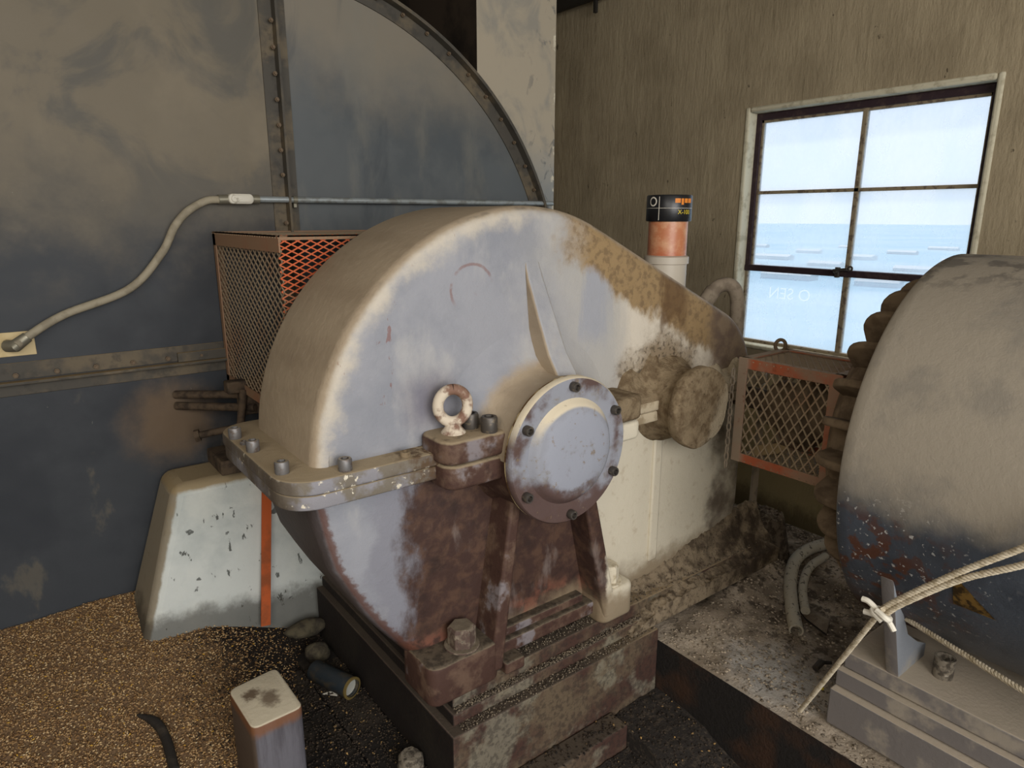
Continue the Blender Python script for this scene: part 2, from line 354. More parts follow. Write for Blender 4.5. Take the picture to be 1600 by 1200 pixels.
m_plate = Mat('blackened_floor_plate', '#24201d', .8); m_plate.layer('#3d362e', m_plate.noise(8, .45, .65)).layer('#8d8066', m_plate.noise(170, .7, .76), .8).nbump(120, .4, .003)
m_plinth = Mat('dusty_concrete_plinth', '#b0a290', .95, spec=.1)
m_plinth.layer('#8a7c6a', m_plinth.noise(7, .4, .65), .8).layer('#b0aca6', m_plinth.inv(m_plinth.ball((1.72, .92, .21), .05, .22, .2, 9)), .8).layer('#3a322b', m_plinth.noise(70, .56, .66), .7)
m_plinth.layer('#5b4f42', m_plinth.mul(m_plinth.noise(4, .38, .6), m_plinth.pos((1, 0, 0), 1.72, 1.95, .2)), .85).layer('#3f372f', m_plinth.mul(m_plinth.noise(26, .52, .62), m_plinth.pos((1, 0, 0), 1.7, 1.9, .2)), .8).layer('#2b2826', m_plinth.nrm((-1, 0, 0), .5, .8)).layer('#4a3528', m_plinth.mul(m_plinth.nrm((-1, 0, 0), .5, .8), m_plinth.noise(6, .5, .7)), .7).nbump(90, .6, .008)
m_grain = Mat('spilled_grain', '#8c6339', .85, spec=.15)
gr = m_grain.n('ShaderNodeValToRGB'); m_grain.l(m_grain.RI, gr.inputs[0]); ee = gr.color_ramp.elements
ee[0].color = C('#73573a'); ee[1].color = C('#cdb084'); ee[1].position = .9
for p_, c_ in ((.3, '#92714c'), (.6, '#ab8a60'), (.965, '#d6c09a'), (.982, '#c69a40'), (1.0, '#cfa24a')):
    x_ = ee.new(p_); x_.color = C(c_)
m_grain.col = gr.outputs[0]; m_grain.out()
m_grainbed = Mat('grain_bed', '#755d44', .95); m_grainbed.layer('#96795a', m_grainbed.noise(160, .4, .6)).layer('#46372a', m_grainbed.noise(230, .55, .65)).layer('#241d17', m_grainbed.pos((1, .15, 0), .62, .80, .15, 14)).nbump(260, .7, .006)
m_grit = Mat('dark_grain_dust', '#2f2a26', .95); m_grit.layer('#4a4137', m_grit.noise(60, .5, .65)).layer('#9c7c4c', m_grit.noise(190, .70, .76), .9).nbump(150, .7, .006)
m_heap = Mat('dark_crumbly_dust', '#5d5246', .98, spec=.05); m_heap.layer('#3b332b', m_heap.noise(40, .4, .62)).layer('#8d7f6c', m_heap.mul(m_heap.nrm((0, 0, 1), .7, .95), m_heap.noise(60, .4, .6)), .6).nbump(90, .6, .008)
m_bank = Mat('brown_dust_bank', '#8a7b66', .98, spec=.05); m_bank.layer('#5d5143', m_bank.noise(30, .45, .65)).layer('#473d33', m_bank.mul(m_bank.pos((1, 0, 0), 1.7, 2.1, .3), m_bank.noise(14, .35, .6))).layer('#3a322a', m_bank.noise(120, .58, .66), .7).nbump(110, .6, .006)
m_crumb = Mat('grey_dust_crumbs', '#7d705f', .95); 
c2 = m_crumb.n('ShaderNodeValToRGB'); m_crumb.l(m_crumb.RI, c2.inputs[0]); c2.color_ramp.elements[0].color = C('#5a5044'); c2.color_ramp.elements[1].color = C('#b0a18c'); m_crumb.col = c2.outputs[0]; m_crumb.out()
m_dcrumb = Mat('dark_crumbs', '#3a332c', .95)
c3 = m_dcrumb.n('ShaderNodeValToRGB'); m_dcrumb.l(m_dcrumb.RI, c3.inputs[0]); c3.color_ramp.elements[0].color = C('#1f1b18'); c3.color_ramp.elements[1].color = C('#5d5040')
x_ = c3.color_ramp.elements.new(.93); x_.color = C('#463b30'); x_ = c3.color_ramp.elements.new(.95); x_.color = C('#b08c56'); m_dcrumb.col = c3.outputs[0]; m_dcrumb.out()
m_motor = Mat('motor_blue_paint', '#474c54', .45)
m_motor.layer('#31353c', m_motor.noise(5, .4, .65), .7).layer('#573626', m_motor.mul(m_motor.noise(22, .5, .58), m_motor.inv(m_motor.ball((1.55, .62, .74), .05, .24, .12, 12, (1, .9, 1)))), .9)
m_motor.layer('#b5b4b0', m_motor.mul(m_motor.noise(75, .61, .66), m_motor.inv(m_motor.ball((1.55, .6, .78), .1, .3))), .8)
m_motor.layer('#4e3326', m_motor.mul(m_motor.pos((0, 0, 1), .68, .56, .12, 10), m_motor.pos((0, 1, 0), .5, .62, .08)), .9)
dz = m_motor.pos((0, 0, 1), .88, 1.02, .14, 6); m_motor.layer('#938a7b', dz); m_motor.layer('#7d776d', m_motor.mul(dz, m_motor.noise(7, .45, .65)), .7)
m_motor.layer('#5c564f', m_motor.mul(m_motor.pos((0, 0, 1), 1.36, 1.44, .05), m_motor.noise(14, .5, .6)), .7).nbump(60, .25, .004).nbump(220, .2, .002)
m_motor.rough(m_motor.ramp(dz, 0, 1, .38, .9))
m_fin = Mat('dusty_fins', '#75644f', .9); m_fin.layer('#5b4c3b', m_fin.noise(20, .4, .65)).nbump(60, .3, .003)
m_mfoot = Mat('grey_motor_foot', '#85898f', .75); m_mfoot.layer('#b3a592', m_mfoot.nrm((0, 0, 1), .5, .85), .95).layer('#6b625b', m_mfoot.nrm((-1, 0, 0), .6, .9, .3), .8).layer('#a89d8b', m_mfoot.noise(8, .5, .65), .6).nbump(80, .3, .003)
m_plateg = Mat('worn_gold_nameplate', '#7d6132', .5, .3); m_plateg.layer('#3d2f1c', m_plateg.noise(50, .42, .6))
m_orange = Mat('orange_guard_paint', '#a6583a', .75); m_orange.layer('#8f7a66', m_orange.noise(5, .42, .6), .85).layer('#8f8270', m_orange.mul(m_orange.pos((0, 1, 0), 1.20, 1.23), m_orange.noise(6, .25, .5)), .9).layer('#9b8a72', m_orange.nrm((0, 0, 1), .4, .8), .9).layer('#6d3a24', m_orange.noise(30, .6, .7), .6)
m_orange.layer('#8d7a64', m_orange.pos((0, 0, 1), .86, .98, .12), .0)
m_gmesh = Mat('dusty_guard_mesh', '#93826b', .85); m_gmesh.layer('#8d6a50', m_gmesh.noise(5, .5, .65), .5)
m_omesh = Mat('orange_guard_mesh', '#c2603a', .75); m_omesh.layer('#9c8468', m_omesh.noise(9, .5, .65), .6)
m_lframe = Mat('dusty_orange_angle', '#8d7058', .75); m_lframe.layer('#96593f', m_lframe.noise(5, .55, .7), .45)
m_ocoup = Mat('orange_coupling', '#b4512c', .6); m_ocoup.layer('#5b4a3a', m_ocoup.noise(6, .4, .6), .85)
m_iron = Mat('dusty_dark_iron', '#57493a', .85); m_iron.layer('#3a3027', m_iron.noise(25, .42, .62)).nbump(60, .4, .004)
m_case = Mat('casing_steel_paint', '#3b3e42', .6)
m_case.layer('#303338', m_case.noise(3, .4, .62), .8)
tz = m_case.pos((-.05, 0, 1), 1.30, 1.75, .55, 2.2); m_case.layer('#7a705e', tz, .85); m_case.layer('#56544f', m_case.mul(tz, m_case.noise(3.2, .48, .66, dist=1.0)), .8)
m_case.layer('#857a67', m_case.mul(m_case.noise(2.4, .5, .7), m_case.pos((0, 0, 1), 1.2, 1.5)), .5)
m_case.layer('#6d6555', m_case.mul(m_case.noise(8, .58, .68, st=(1, 1, .5)), m_case.pos((0, 0, 1), 1.05, .95)), .45)
m_case.layer('#a9a596', m_case.noise(28, .70, .73, st=(1.2, 1, .5)), .5)
m_case.layer('#6d5a45', m_case.inv(m_case.ball((.42, 2.5, .86), .05, .20, .10, 12)), .85)
m_case.nbump(4, .3, .02, 2); m_case.nbump(120, .12, .002)
m_caseR = Mat('casing_head_panel_paint', '#585c5e', .55)
m_caseR.layer('#4a4f53', m_caseR.noise(3, .42, .6), .7)
t2 = m_caseR.pos((.1, 0, 1), 1.95, 2.35, .4, 2.5); m_caseR.layer('#80786a', t2, .9); m_caseR.layer('#77746b', m_caseR.noise(3.5, .5, .68, st=(1.6, 1, .6)), .45)
m_caseR.layer('#3a3f45', m_caseR.noise(4, .56, .72, st=(1.5, 1, .45), dist=.8), .45); m_caseR.nbump(4, .3, .02, 2)
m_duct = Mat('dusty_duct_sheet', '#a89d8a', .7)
m_duct.layer('#88867f', m_duct.noise(5, .48, .64, st=(1, 1, .7), dist=.6), .7).layer('#868c8e', m_duct.pos((0, 0, 1), 1.95, 1.65, .2, 5), .7).layer('#4b5259', m_duct.mul(m_duct.noise(14, .58, .66, st=(1, 1, .6), dist=1), m_duct.pos((1, 0, 0), 1.95, 2.15)), .6).layer('#3a3026', m_duct.nrm((-1, 0, 0), .6, .9)).layer('#221c16', m_duct.mul(m_duct.nrm((-1, 0, 0), .6, .9), m_duct.noise(5, .45, .65))).layer('#d8cfb8', m_duct.mul(m_duct.pos((1, 0, 0), 2.18, 2.2, .02, 20), m_duct.noise(18, .55, .6)), .8)  # dusty sheet; left side also painted dark brown as its shade
m_recess = Mat('brown_recess', '#2c2620', .95); m_recess.layer('#1d1915', m_recess.noise(6, .45, .65))
m_seam = Mat('casing_flange', '#4b4740', .65); m_seam.layer('#71644f', m_seam.noise(7, .45, .66), .7).layer('#3a3733', m_seam.noise(20, .5, .65), .6).layer('#8a7758', m_seam.nrm((0, 0, 1), .6, .9), .9)
m_bolts = Mat('small_brown_bolts', '#6b5b49', .6, .3)
m_cond = Mat('dusty_grey_conduit', '#9a917d', .7); m_cond.layer('#7d7462', m_cond.noise(25, .45, .62), .6)
m_galv = Mat('galvanised_pipe', '#a9b0b2', .4, .5); m_galv.layer('#8f928e', m_galv.noise(20, .45, .6))
m_white = Mat('pale_conduit_body', '#cfcabc', .5); m_white.layer('#8d8370', m_white.noise(40, .58, .66), .6)
m_conn = Mat('zinc_connector', '#8d8878', .45, .6)
m_cream = Mat('cream_cover_plate', '#cbb78b', .6); m_cream.layer('#b49d6d', m_cream.noise(12, .45, .65), .6)
m_pier = Mat('pale_painted_concrete', '#cbcfca', .8)
m_pier.layer('#adb4b1', m_pier.noise(6, .4, .65), .6).layer('#dfe0d6', m_pier.noise(4, .5, .7), .5)
m_pier.layer('#4d4f4a', m_pier.noise(30, .635, .67, st=(1.2, 1, .5)), .9).layer('#3b3c38', m_pier.noise(11, .67, .69, st=(1, 1, 1.6)), .8)
m_pier.layer('#8d826e', m_pier.nrm((-1, 0, 0), .35, .6, .25), .95).layer('#9d8a68', m_pier.nrm((0, 0, 1), .35, .6, .2), .95)
m_pier.layer('#3c372e', m_pier.pos((.12, 0, 1), .36, .29, .10, 12, (1, 1, 1)), .75).layer('#5d574b', m_pier.mul(m_pier.inv(m_pier.ball((.40, 2.2, .44), .012, .035, .02, 40, (1.6, 1, 1)))  , m_pier.noise(60, .3, .5)), .9).nbump(40, .3, .005)
m_strap = Mat('orange_strap', '#b9592a', .65); m_strap.layer('#7d4728', m_strap.noise(12, .45, .65), .7)
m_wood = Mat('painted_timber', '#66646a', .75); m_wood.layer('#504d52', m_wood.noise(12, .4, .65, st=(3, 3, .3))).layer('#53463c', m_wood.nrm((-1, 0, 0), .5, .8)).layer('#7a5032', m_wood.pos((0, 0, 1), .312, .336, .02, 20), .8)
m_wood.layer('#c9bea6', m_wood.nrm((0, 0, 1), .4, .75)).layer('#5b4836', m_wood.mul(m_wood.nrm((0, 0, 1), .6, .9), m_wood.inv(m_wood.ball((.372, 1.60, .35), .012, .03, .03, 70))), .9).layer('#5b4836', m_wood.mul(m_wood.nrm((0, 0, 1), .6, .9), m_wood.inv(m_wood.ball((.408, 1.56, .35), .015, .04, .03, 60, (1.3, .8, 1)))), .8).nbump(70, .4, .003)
m_can = Mat('dark_tube_paint', '#2c3338', .6); m_can.layer('#4d4538', m_can.noise(18, .45, .65)).nbump(60, .3, .003)
m_brass = Mat('brassy_rim', '#a08a55', .35, .6); m_glint = Mat('clear_lens', '#b9b8ae', .15, .2)
m_rock = Mat('dusty_lump', '#57503f', .95); m_rock.layer('#3a342c', m_rock.noise(25, .4, .65)).nbump(40, .6, .008)
m_lump = Mat('pale_dusty_knob', '#7d7466', .95); m_lump.layer('#4b443b', m_lump.noise(50, .45, .6)).layer('#b5ad9d', m_lump.noise(30, .62, .7), .8).nbump(80, .5, .005)
m_plaster = Mat('rough_beige_plaster', '#a3957b', .95, spec=.1)
m_plaster.layer('#8f826a', m_plaster.noise(3, .4, .65), .7).layer('#b0a286', m_plaster.noise(8, .5, .7, st=(1, 1, .25)), .5).layer('#4d4335', m_plaster.noise(22, .68, .72, st=(1, 1, .6)), .8)
m_plaster.layer('#c9b482', m_plaster.pos((0, 0, 1), .75, .6, .15), .8).layer('#5b4f3a', m_plaster.pos((0, 0, 1), .10, -.02, .2, 6), .7)  # lower wall coloured paler to look lit below the guard
m_plaster.nbump(26, .5, .010, 6, (1, 1.4, .35)); m_plaster.nbump(90, .3, .004)
m_reveal = Mat('cream_reveal', '#c9c2aa', .85); m_reveal.layer('#9d937a', m_reveal.noise(20, .5, .65), .6).nbump(40, .4, .005)
m_sash = Mat('dark_maroon_sash', '#33252a', .6); m_sash.layer('#4d3e3a', m_sash.noise(30, .5, .65), .6)
m_munt = Mat('flaking_tan_muntin', '#8d7f68', .8); m_munt.layer('#5b4c42', m_munt.noise(40, .5, .6), .8)
m_latch = Mat('iron_latch', '#4a443e', .5, .4)
m_pvc = Mat('taupe_pipe', '#8f8271', .8); m_pvc.layer('#6b5f51', m_pvc.noise(25, .45, .65), .7)
m_hose = Mat('dusty_hose', '#a59d8c', .85); m_hose.layer('#37322b', m_hose.noise(55, .58, .64, st=(1, 1, 1)), .8).nbump(60, .3, .003)
m_rope = Mat('off_white_rope', '#c9bda6', .9); m_rope.layer('#a5977d', m_rope.noise(60, .4, .65))
m_tie = Mat('white_cord', '#e2dccd', .8)
m_black = Mat('black_cap_label', '#191a1d', .35, spec=.5); m_black.layer('#4a4744', m_black.noise(14, .6, .72, st=(1, 1, .5)), .5)
m_gel = Mat('salmon_desiccant', '#b87450', .35, spec=.5); m_gel.layer('#c99672', m_gel.noise(25, .4, .65)).layer('#a5482f', m_gel.pos((0, 0, 1), 1.47, 1.41, .05, 30), .5)
m_clear = Mat('milky_collar', '#b9b0a1', .4)
m_lwhite = Mat('white_print', '#d8d2c4', .5); m_lor = Mat('orange_print', '#d9822f', .5); m_lyel = Mat('yellow_print', '#d9c23a', .5)
m_ceil = Mat('ceiling_concrete', '#6e6557', .95); m_floor = Mat('dark_floor', '#2e2924', .95); m_floor.layer('#453c32', m_floor.noise(12, .4, .65)).nbump(60, .5, .006)
m_card = Mat('tan_flake', '#a08a66', .9); m_straw = Mat('straw', '#b39a5e', .8)
m_pipe = Mat('dark_ceiling_pipe', '#2b2722', .7)
m_land = Mat('hazy_fields', '#a9bfca', 1, spec=0); m_land.layer('#9cb8c6', m_land.noise(.004, .4, .6)).layer('#b4c6cc', m_land.noise(.012, .5, .62, st=(1, 1, 1)), .6)  # pale blue distance haze is painted into the field colour
m_roof = Mat('white_far_roof', '#c9cccc', .9)
# dusty glass
m_glass = Mat('dusty_window_glass', '#dfe6ea', .5); T_ = m_glass.t
tr = T_.nodes.new('ShaderNodeBsdfTransparent'); tr.inputs[0].default_value = (.97, .985, 1, 1)
tl = T_.nodes.new('ShaderNodeBsdfTranslucent'); tl.inputs[0].default_value = (.84, .90, .95, 1)
mxs = T_.nodes.new('ShaderNodeMixShader'); m_glass.l(m_glass.ramp(m_glass.noise(5, .2, .8, st=(1, 1, .6)), 0, 1, .20, .36), mxs.inputs[0])
T_.links.new(tr.outputs[0], mxs.inputs[1]); T_.links.new(tl.outputs[0], mxs.inputs[2])
mo = [x for x in T_.nodes if x.type == 'OUTPUT_MATERIAL'][0]; T_.links.new(mxs.outputs[0], mo.inputs[0])
m_smear = Mat('finger_marks', '#eef4f6', .8); T_ = m_smear.t
tr = T_.nodes.new('ShaderNodeBsdfTransparent'); tl = T_.nodes.new('ShaderNodeBsdfTranslucent'); tl.inputs[0].default_value = (1, 1, 1, 1); mxs = T_.nodes.new('ShaderNodeMixShader'); mxs.inputs[0].default_value = .5
T_.links.new(tr.outputs[0], mxs.inputs[1]); T_.links.new(tl.outputs[0], mxs.inputs[2]); mo = [x for x in T_.nodes if x.type == 'OUTPUT_MATERIAL'][0]; T_.links.new(mxs.outputs[0], mo.inputs[0])

# ================================================================== THE SETTING
WX = 3.25
def wall_hole():
    b = NB()
    bx(b, WX, WX+.13, -3.0, 1.10, -.3, 3.2); bx(b, WX, WX+.13, 2.235, 4.15, -.3, 3.2)
    bx(b, WX, WX+.13, 1.10, 2.235, -.3, .865); bx(b, WX, WX+.13, 1.10, 2.235, 2.095, 3.2)
    return b
structure('wall_right', wall_hole(), m_plaster, smooth=False)
structure('wall_back', one(bx, -1.7, WX, 3.95, 4.15, -.3, 3.2), m_plaster, smooth=False)
structure('wall_left', one(bx, -1.9, -1.7, -3.0, 4.15, -.3, 3.2), m_plaster, smooth=False)
structure('ceiling', one(bx, -1.9, WX+.25, -3.0, 4.15, 3.2, 3.4), m_ceil, smooth=False)
structure('floor', one(bx, -1.9, WX+.25, -3.0, 4.15, -.3, -.12), m_floor, smooth=False)
# plaster reveal round the window
def reveal():
    b = NB(); y0, y1, z0, z1 = 1.10, 2.235, .865, 2.095
    t = .016
    bx(b, WX-.006, WX+.12, y1-t, y1+.012, z0-.01, z1+.012); bx(b, WX-.006, WX+.12, y0-.012, y0+t, z0-.01, z1+.012)
    bx(b, WX-.006, WX+.12, y0+t, y1-t, z1-t, z1+.012); bx(b, WX-.006, WX+.12, y0+t, y1-t, z0-.012, z0+.012)
    return b
structure('trim_1', reveal(), m_reveal, bevel=.01, seg=3)
# window: a four-pane sash above two fixed panes
FX = 3.33
win = thing('window_1', None, None, (FX, 1.66, .88)); win['kind'] = 'structure'
Y0, Y1, Z0, ZM, Z1 = 1.118, 2.217, .878, 1.285, 2.078; YM = 1.655
b = NB(); bx(b, FX-.0205, FX+.0205, Y1-.026, Y1+.001, ZM-.0175, Z1+.001); bx(b, FX-.0205, FX+.0205, Y0-.001, Y0+.026, ZM-.0175, Z1+.001); bx(b, FX-.02, FX+.02, Y0, Y1, Z1-.034, Z1); bx(b, FX-.025, FX+.02, Y0, Y1, ZM-.016, ZM+.016)
obj('sash_frame', b, m_sash, win, smooth=False, bevel=.003)
b = NB(); bx(b, FX-.012, FX+.016, YM-.010, YM+.010, ZM+.014, Z1-.03); bx(b, FX-.012, FX+.016, Y0+.02, Y1-.02, 1.672, 1.688)
bx(b, FX-.008, FX+.014, Y1-.036, Y1-.022, ZM, Z1-.02); bx(b, FX-.008, FX+.014, Y0+.02, Y0+.034, ZM, Z1-.02); bx(b, FX-.008, FX+.014, Y0+.02, Y1-.02, Z1-.046, Z1-.03)
obj('muntin', b, m_munt, win, smooth=False)
b = NB(); bx(b, FX-.012, FX+.016, YM-.012, YM+.012, Z0, ZM-.01); bx(b, FX-.012, FX+.016, Y1-.012, Y1, Z0, ZM); bx(b, FX-.012, FX+.016, Y0, Y0+.012, Z0, ZM); bx(b, FX-.016, FX+.016, Y0, Y1, Z0-.004, Z0+.014)
obj('muntin', b, m_munt, win, smooth=False)
for ya, yb, za, zb in ((Y0+.02, YM, 1.68, Z1-.03), (YM, Y1-.02, 1.68, Z1-.03), (Y0+.02, YM, ZM, 1.68), (YM, Y1-.02, ZM, 1.68), (Y0, YM, Z0, ZM), (YM, Y1, Z0, ZM)):
    obj('pane', one(bx, FX, FX+.003, ya, yb, za, zb), m_glass, win, smooth=False)
b = NB(); cyl(b, (FX-.025, 1.69, ZM+.012), (FX-.06, 1.69, ZM+.012), .010); bar(b, (FX-.055, 1.70, ZM+.016), (FX-.055, 1.63, ZM+.026), .012, .012); lathe(b, [(.006, 0), (.014, 0), (.014, .006), (.006, .006), (.006, 0)], (FX-.058, 1.617, ZM+.028), (1, 0, 0), 16); bx(b, FX-.04, FX-.02, 1.68, 1.70, ZM-.02, ZM+.03)
obj('latch', b, m_latch, win, bevel=.002)
def text(body, size, ext, mat, M, name, parent=None):
    c = bpy.data.curves.new(name, 'FONT'); c.body = body; c.size = size; c.extrude = ext; c.align_x = 'LEFT'
    t = bpy.data.objects.new(name, c); me = bpy.data.meshes.new_from_object(t); bpy.data.objects.remove(t); me.transform(M)
    bb = NB(); bb.from_mesh(me); return obj(name, bb, mat, parent, smooth=False)
# finger writing in the dust of the lower left pane, read from outside (mirrored from here)
M = Matrix(((0, 0, -1, FX-.001), (1, 0, 0, 1.83), (0, 1, 0, 1.13), (0, 0, 0, 1)))
text('O SEN', .085, .0002, m_smear, M, 'finger_writing', win)
# the land far below and its pale roofs
structure('ground', grid(30, 5600, -3200, 3600, 60, 60, lambda x, y: -47+2*nz(x, y, 0, .004)), m_land)
rf = random.Random(3)
src = None
for i in range(16):
    d = 560+i*7%5*160+rf.uniform(0, 60); a = math.radians(18+i*1.25); W_, L_, H_ = rf.uniform(9, 16), rf.uniform(14, 46), rf.uniform(3, 4.5)
    b = NB(); bx(b, -W_/2, W_/2, -L_/2, L_/2, 0, H_); prism(b, [(-W_/2-.5, H_), (W_/2+.5, H_), (0, H_+2.5)], 'Y', -L_/2-.5, L_/2+.5)
    o = obj('building', b, m_roof, smooth=False, loc=(0, 0, 0)); o.location = (d*math.cos(a), d*math.sin(a), -47.5)
    o.rotation_euler.z = rf.uniform(-.2, .2)
    tag(o, 'pale-roofed building far below, seen hazily through the window', 'building', 'far buildings beyond the window')

# ------------------------------------------------------------------ pipe along the wall top
cp_ = thing('ceiling_pipe', 'dark pipe running along the plaster wall just under the ceiling', 'pipe', (3.16, 3.0, 2.8))
obj('pipe', one(tube, [(3.17, 3.94, 2.895), (3.17, 2.0, 2.895)], .05, 16), m_pipe, cp_)
b = NB(); lathe(b, [(.052, 0), (.058, 0), (.058, .03), (.052, .03)], (3.17, 3.30, 2.895), (0, 1, 0), 20); bx(b, 3.16, 3.18, 3.305, 3.325, 2.77, 2.85); bx(b, 3.20, 3.249, 3.305, 3.325, 2.86, 2.92)
obj('hanger', b, m_pipe, cp_)

# ================================================================== ELEVATOR HEAD CASING
FY = 2.5
cas = thing('elevator_casing', 'dark blue-grey steel casing with bolted seams filling the left side', 'machine casing', (.8, FY, 0))
def circ3(a, b_, c):
    ax_, ay = a; bx_, by = b_; cx, cy_ = c; d = 2*(ax_*(by-cy_)+bx_*(cy_-ay)+cx*(ay-by))
    ux = ((ax_**2+ay**2)*(by-cy_)+(bx_**2+by**2)*(cy_-ay)+(cx**2+cy_**2)*(ay-by))/d
    uy = ((ax_**2+ay**2)*(cx-bx_)+(bx_**2+by**2)*(ax_-cx)+(cx**2+cy_**2)*(bx_-ax_))/d
    return ux, uy, math.hypot(ax_-ux, ay-uy)
hx, hz, hr = circ3((1.306, 2.337), (1.735, 2.085), (2.056, 1.636))
SX = .885
obj('side_panel', one(bx, -1.69, SX, FY, FY+.02, -.1, 3.19), m_case, cas, smooth=False)
a1 = math.degrees(math.atan2(1.2-hz, math.sqrt(max(.01, hr**2-(1.2-hz)**2)))); a2 = math.degrees(math.acos(max(-1, (SX-hx)/hr)))
pts = arc(hx, hz, hr, a1, a2, 48); outl = [(SX, -.1)]+[(pts[0][0], -.1)]+pts
b = NB(); prism(b, outl, 'Y', FY, FY+.02); obj('head_panel', b, m_caseR, cas, smooth=False)
b = NB(); prism(b, [(p[0], p[1]) for p in arc(hx, hz, hr-.004, a1, a2, 48)]+[(p[0], p[1]) for p in arc(hx, hz, hr-.02, a2, a1, 48)], 'Y', FY+.02, FY+.058); obj('head_sheet', b, m_recess, cas)
# curved flange
def ring_flange(r0, r1, y0, y1):
    b = NB(); prism(b, arc(hx, hz, r1, a1, a2, 60)+arc(hx, hz, r0, a2, a1, 60), 'Y', y0, y1); return b
obj('curved_flange', ring_flange(hr-.006, hr+.006, FY-.045, FY), m_seam, cas)
obj('flange_strip', ring_flange(hr-.055, hr-.006, FY-.006, FY), m_seam, cas)
bolt = NB(); lathe(bolt, [(0, 0), (.008, 0), (.008, .006), (.005, .006), (.005, .012), (0, .012)], (0, 0, 0), (0, -1, 0), 6)
b0 = obj('flange_bolt', bolt, m_bolts, cas, loc=(0, 0, 0), smooth=False)
L = []
n_ = 15
for i in range(n_):
    a = math.radians(a1+12+(a2-a1-14)*i/(n_-1)); L.append((hx+(hr-.016)*math.cos(a), FY-.012, hz+(hr-.016)*math.sin(a)))
for i in range(18): L.append((SX-.018, FY-.022, 1.53+i*.083))
for i in range(9): L.append((-.2+i*.105, FY-.012, 1.085))
b0.location = Vector(L[0])-cas.location; copies(b0, L[1:], cas)
# vertical seam: angle iron with an upstanding leg
b = NB(); bx(b, SX-.052, SX-.008, FY-.005, FY, 1.2, 3.19); bx(b, SX-.008, SX, FY-.042, FY, 1.2, 3.19); bx(b, SX, SX+.038, FY-.005, FY, 1.2, 3.19)
obj('seam_flange', b, m_seam, cas, smooth=False)
b = NB(); bx(b, -1.69, .62, FY-.006, FY, 1.07, 1.122); bx(b, -1.69, .62, FY-.035, FY, 1.058, 1.067); bx(b, -1.69, .62, FY-.005, FY, 1.02, 1.058); bx(b, .46, .62, FY-.02, FY, 1.068, 1.10)
obj('lower_flange', b, m_seam, cas, smooth=False, bevel=.002)
# duct behind the arc
du = thing('duct', 'tall dusty sheet-metal duct beside the curved casing', 'duct', (1.98, 2.6, 0))
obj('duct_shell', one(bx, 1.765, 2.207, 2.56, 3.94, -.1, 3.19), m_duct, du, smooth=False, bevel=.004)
structure('wall_recess', one(bx, .6, 1.74, 3.2, 3.22, -.1, 3.19), m_recess, smooth=False)

# conduit along the casing
s25 = FY/2.42
def f25(x, z): return (x*s25, 1.55+(z-1.55)*s25)
co = thing('electrical_conduit', 'grey conduit run: bent flexible hose joined to a straight galvanised pipe', 'conduit', (.5, FY-.03, 1.2))
cpts = [(.024, FY-.06, 1.183), (.06, FY-.045, 1.207), (.157, FY-.03, 1.26), (.341, FY-.03, 1.327), (.447, FY-.03, 1.436), (.495, FY-.03, 1.52), (.541, FY-.03, 1.57), (.600, FY-.03, 1.603), (.645, FY-.03, 1.608)]
obj('flexible_hose', one(tube, spline(cpts, 10), .0125, 14), m_cond, co)
b = NB(); tube(b, [(.640, FY-.03, 1.608), (.672, FY-.03, 1.609)], .016, 10); obj('connector', b, m_conn, co)
b = NB(); tube(b, [(.745, FY-.03, 1.611), (.775, FY-.03, 1.611)], .015, 10); obj('connector', b, m_conn, co)
b = NB(); pillow(b, rrect(.668, .752, 1.594, 1.628, .015), 'Y', FY-.052, FY-.008, .006, 3); obj('conduit_body', b, m_white, co)
b = NB(); pillow(b, rrect(.676, .744, 1.600, 1.622, .010), 'Y', FY-.057, FY-.051, .002, 2); obj('conduit_body_cover', b, m_white, co)
obj('straight_pipe', one(tube, [(.77, FY-.03, 1.611), (2.12, FY-.03, 1.614)], .0105, 12), m_galv, co)
b = NB(); tube(b, [(SX+.01, FY-.03, 1.6113), (SX+.024, FY-.03, 1.6113)], .014, 10); bx(b, SX+.012, SX+.022, FY-.03, FY, 1.585, 1.60); obj('pipe_clamp', b, m_conn, co)
b = NB(); tube(b, [(.004, FY-.022, 1.178), (.022, FY-.05, 1.18), (.055, FY-.05, 1.204)], [.019, .019, .016], 12); obj('elbow_connector', b, m_conn, co)
pl = thing('cover_plate', 'cream rectangular cover plate on the casing where the conduit ends', 'plate', (-.03, FY-.003, 1.14))
obj('plate', one(bx, -.14, .072, FY-.004, FY-.0005, 1.142, 1.215), m_cream, pl, smooth=False, bevel=.0015)
b = NB(); lathe(b, [(0, 0), (.005, 0), (.004, .003), (0, .003)], (-.022, FY-.004, 1.18), (0, -1, 0), 12); obj('screw', b, m_conn, pl)

# ================================================================== LEFT COUPLING GUARD
gl = thing('coupling_guard', 'orange expanded-metal guard between the casing and the gearbox, half hidden', 'guard', (.62, 2.15, .96))
gx0, gx1, gy0, gy1, gz0, gz1 = .615, 1.60, 1.83, 2.495, .975, 1.503
b = NB(); t = .004; wv = .032
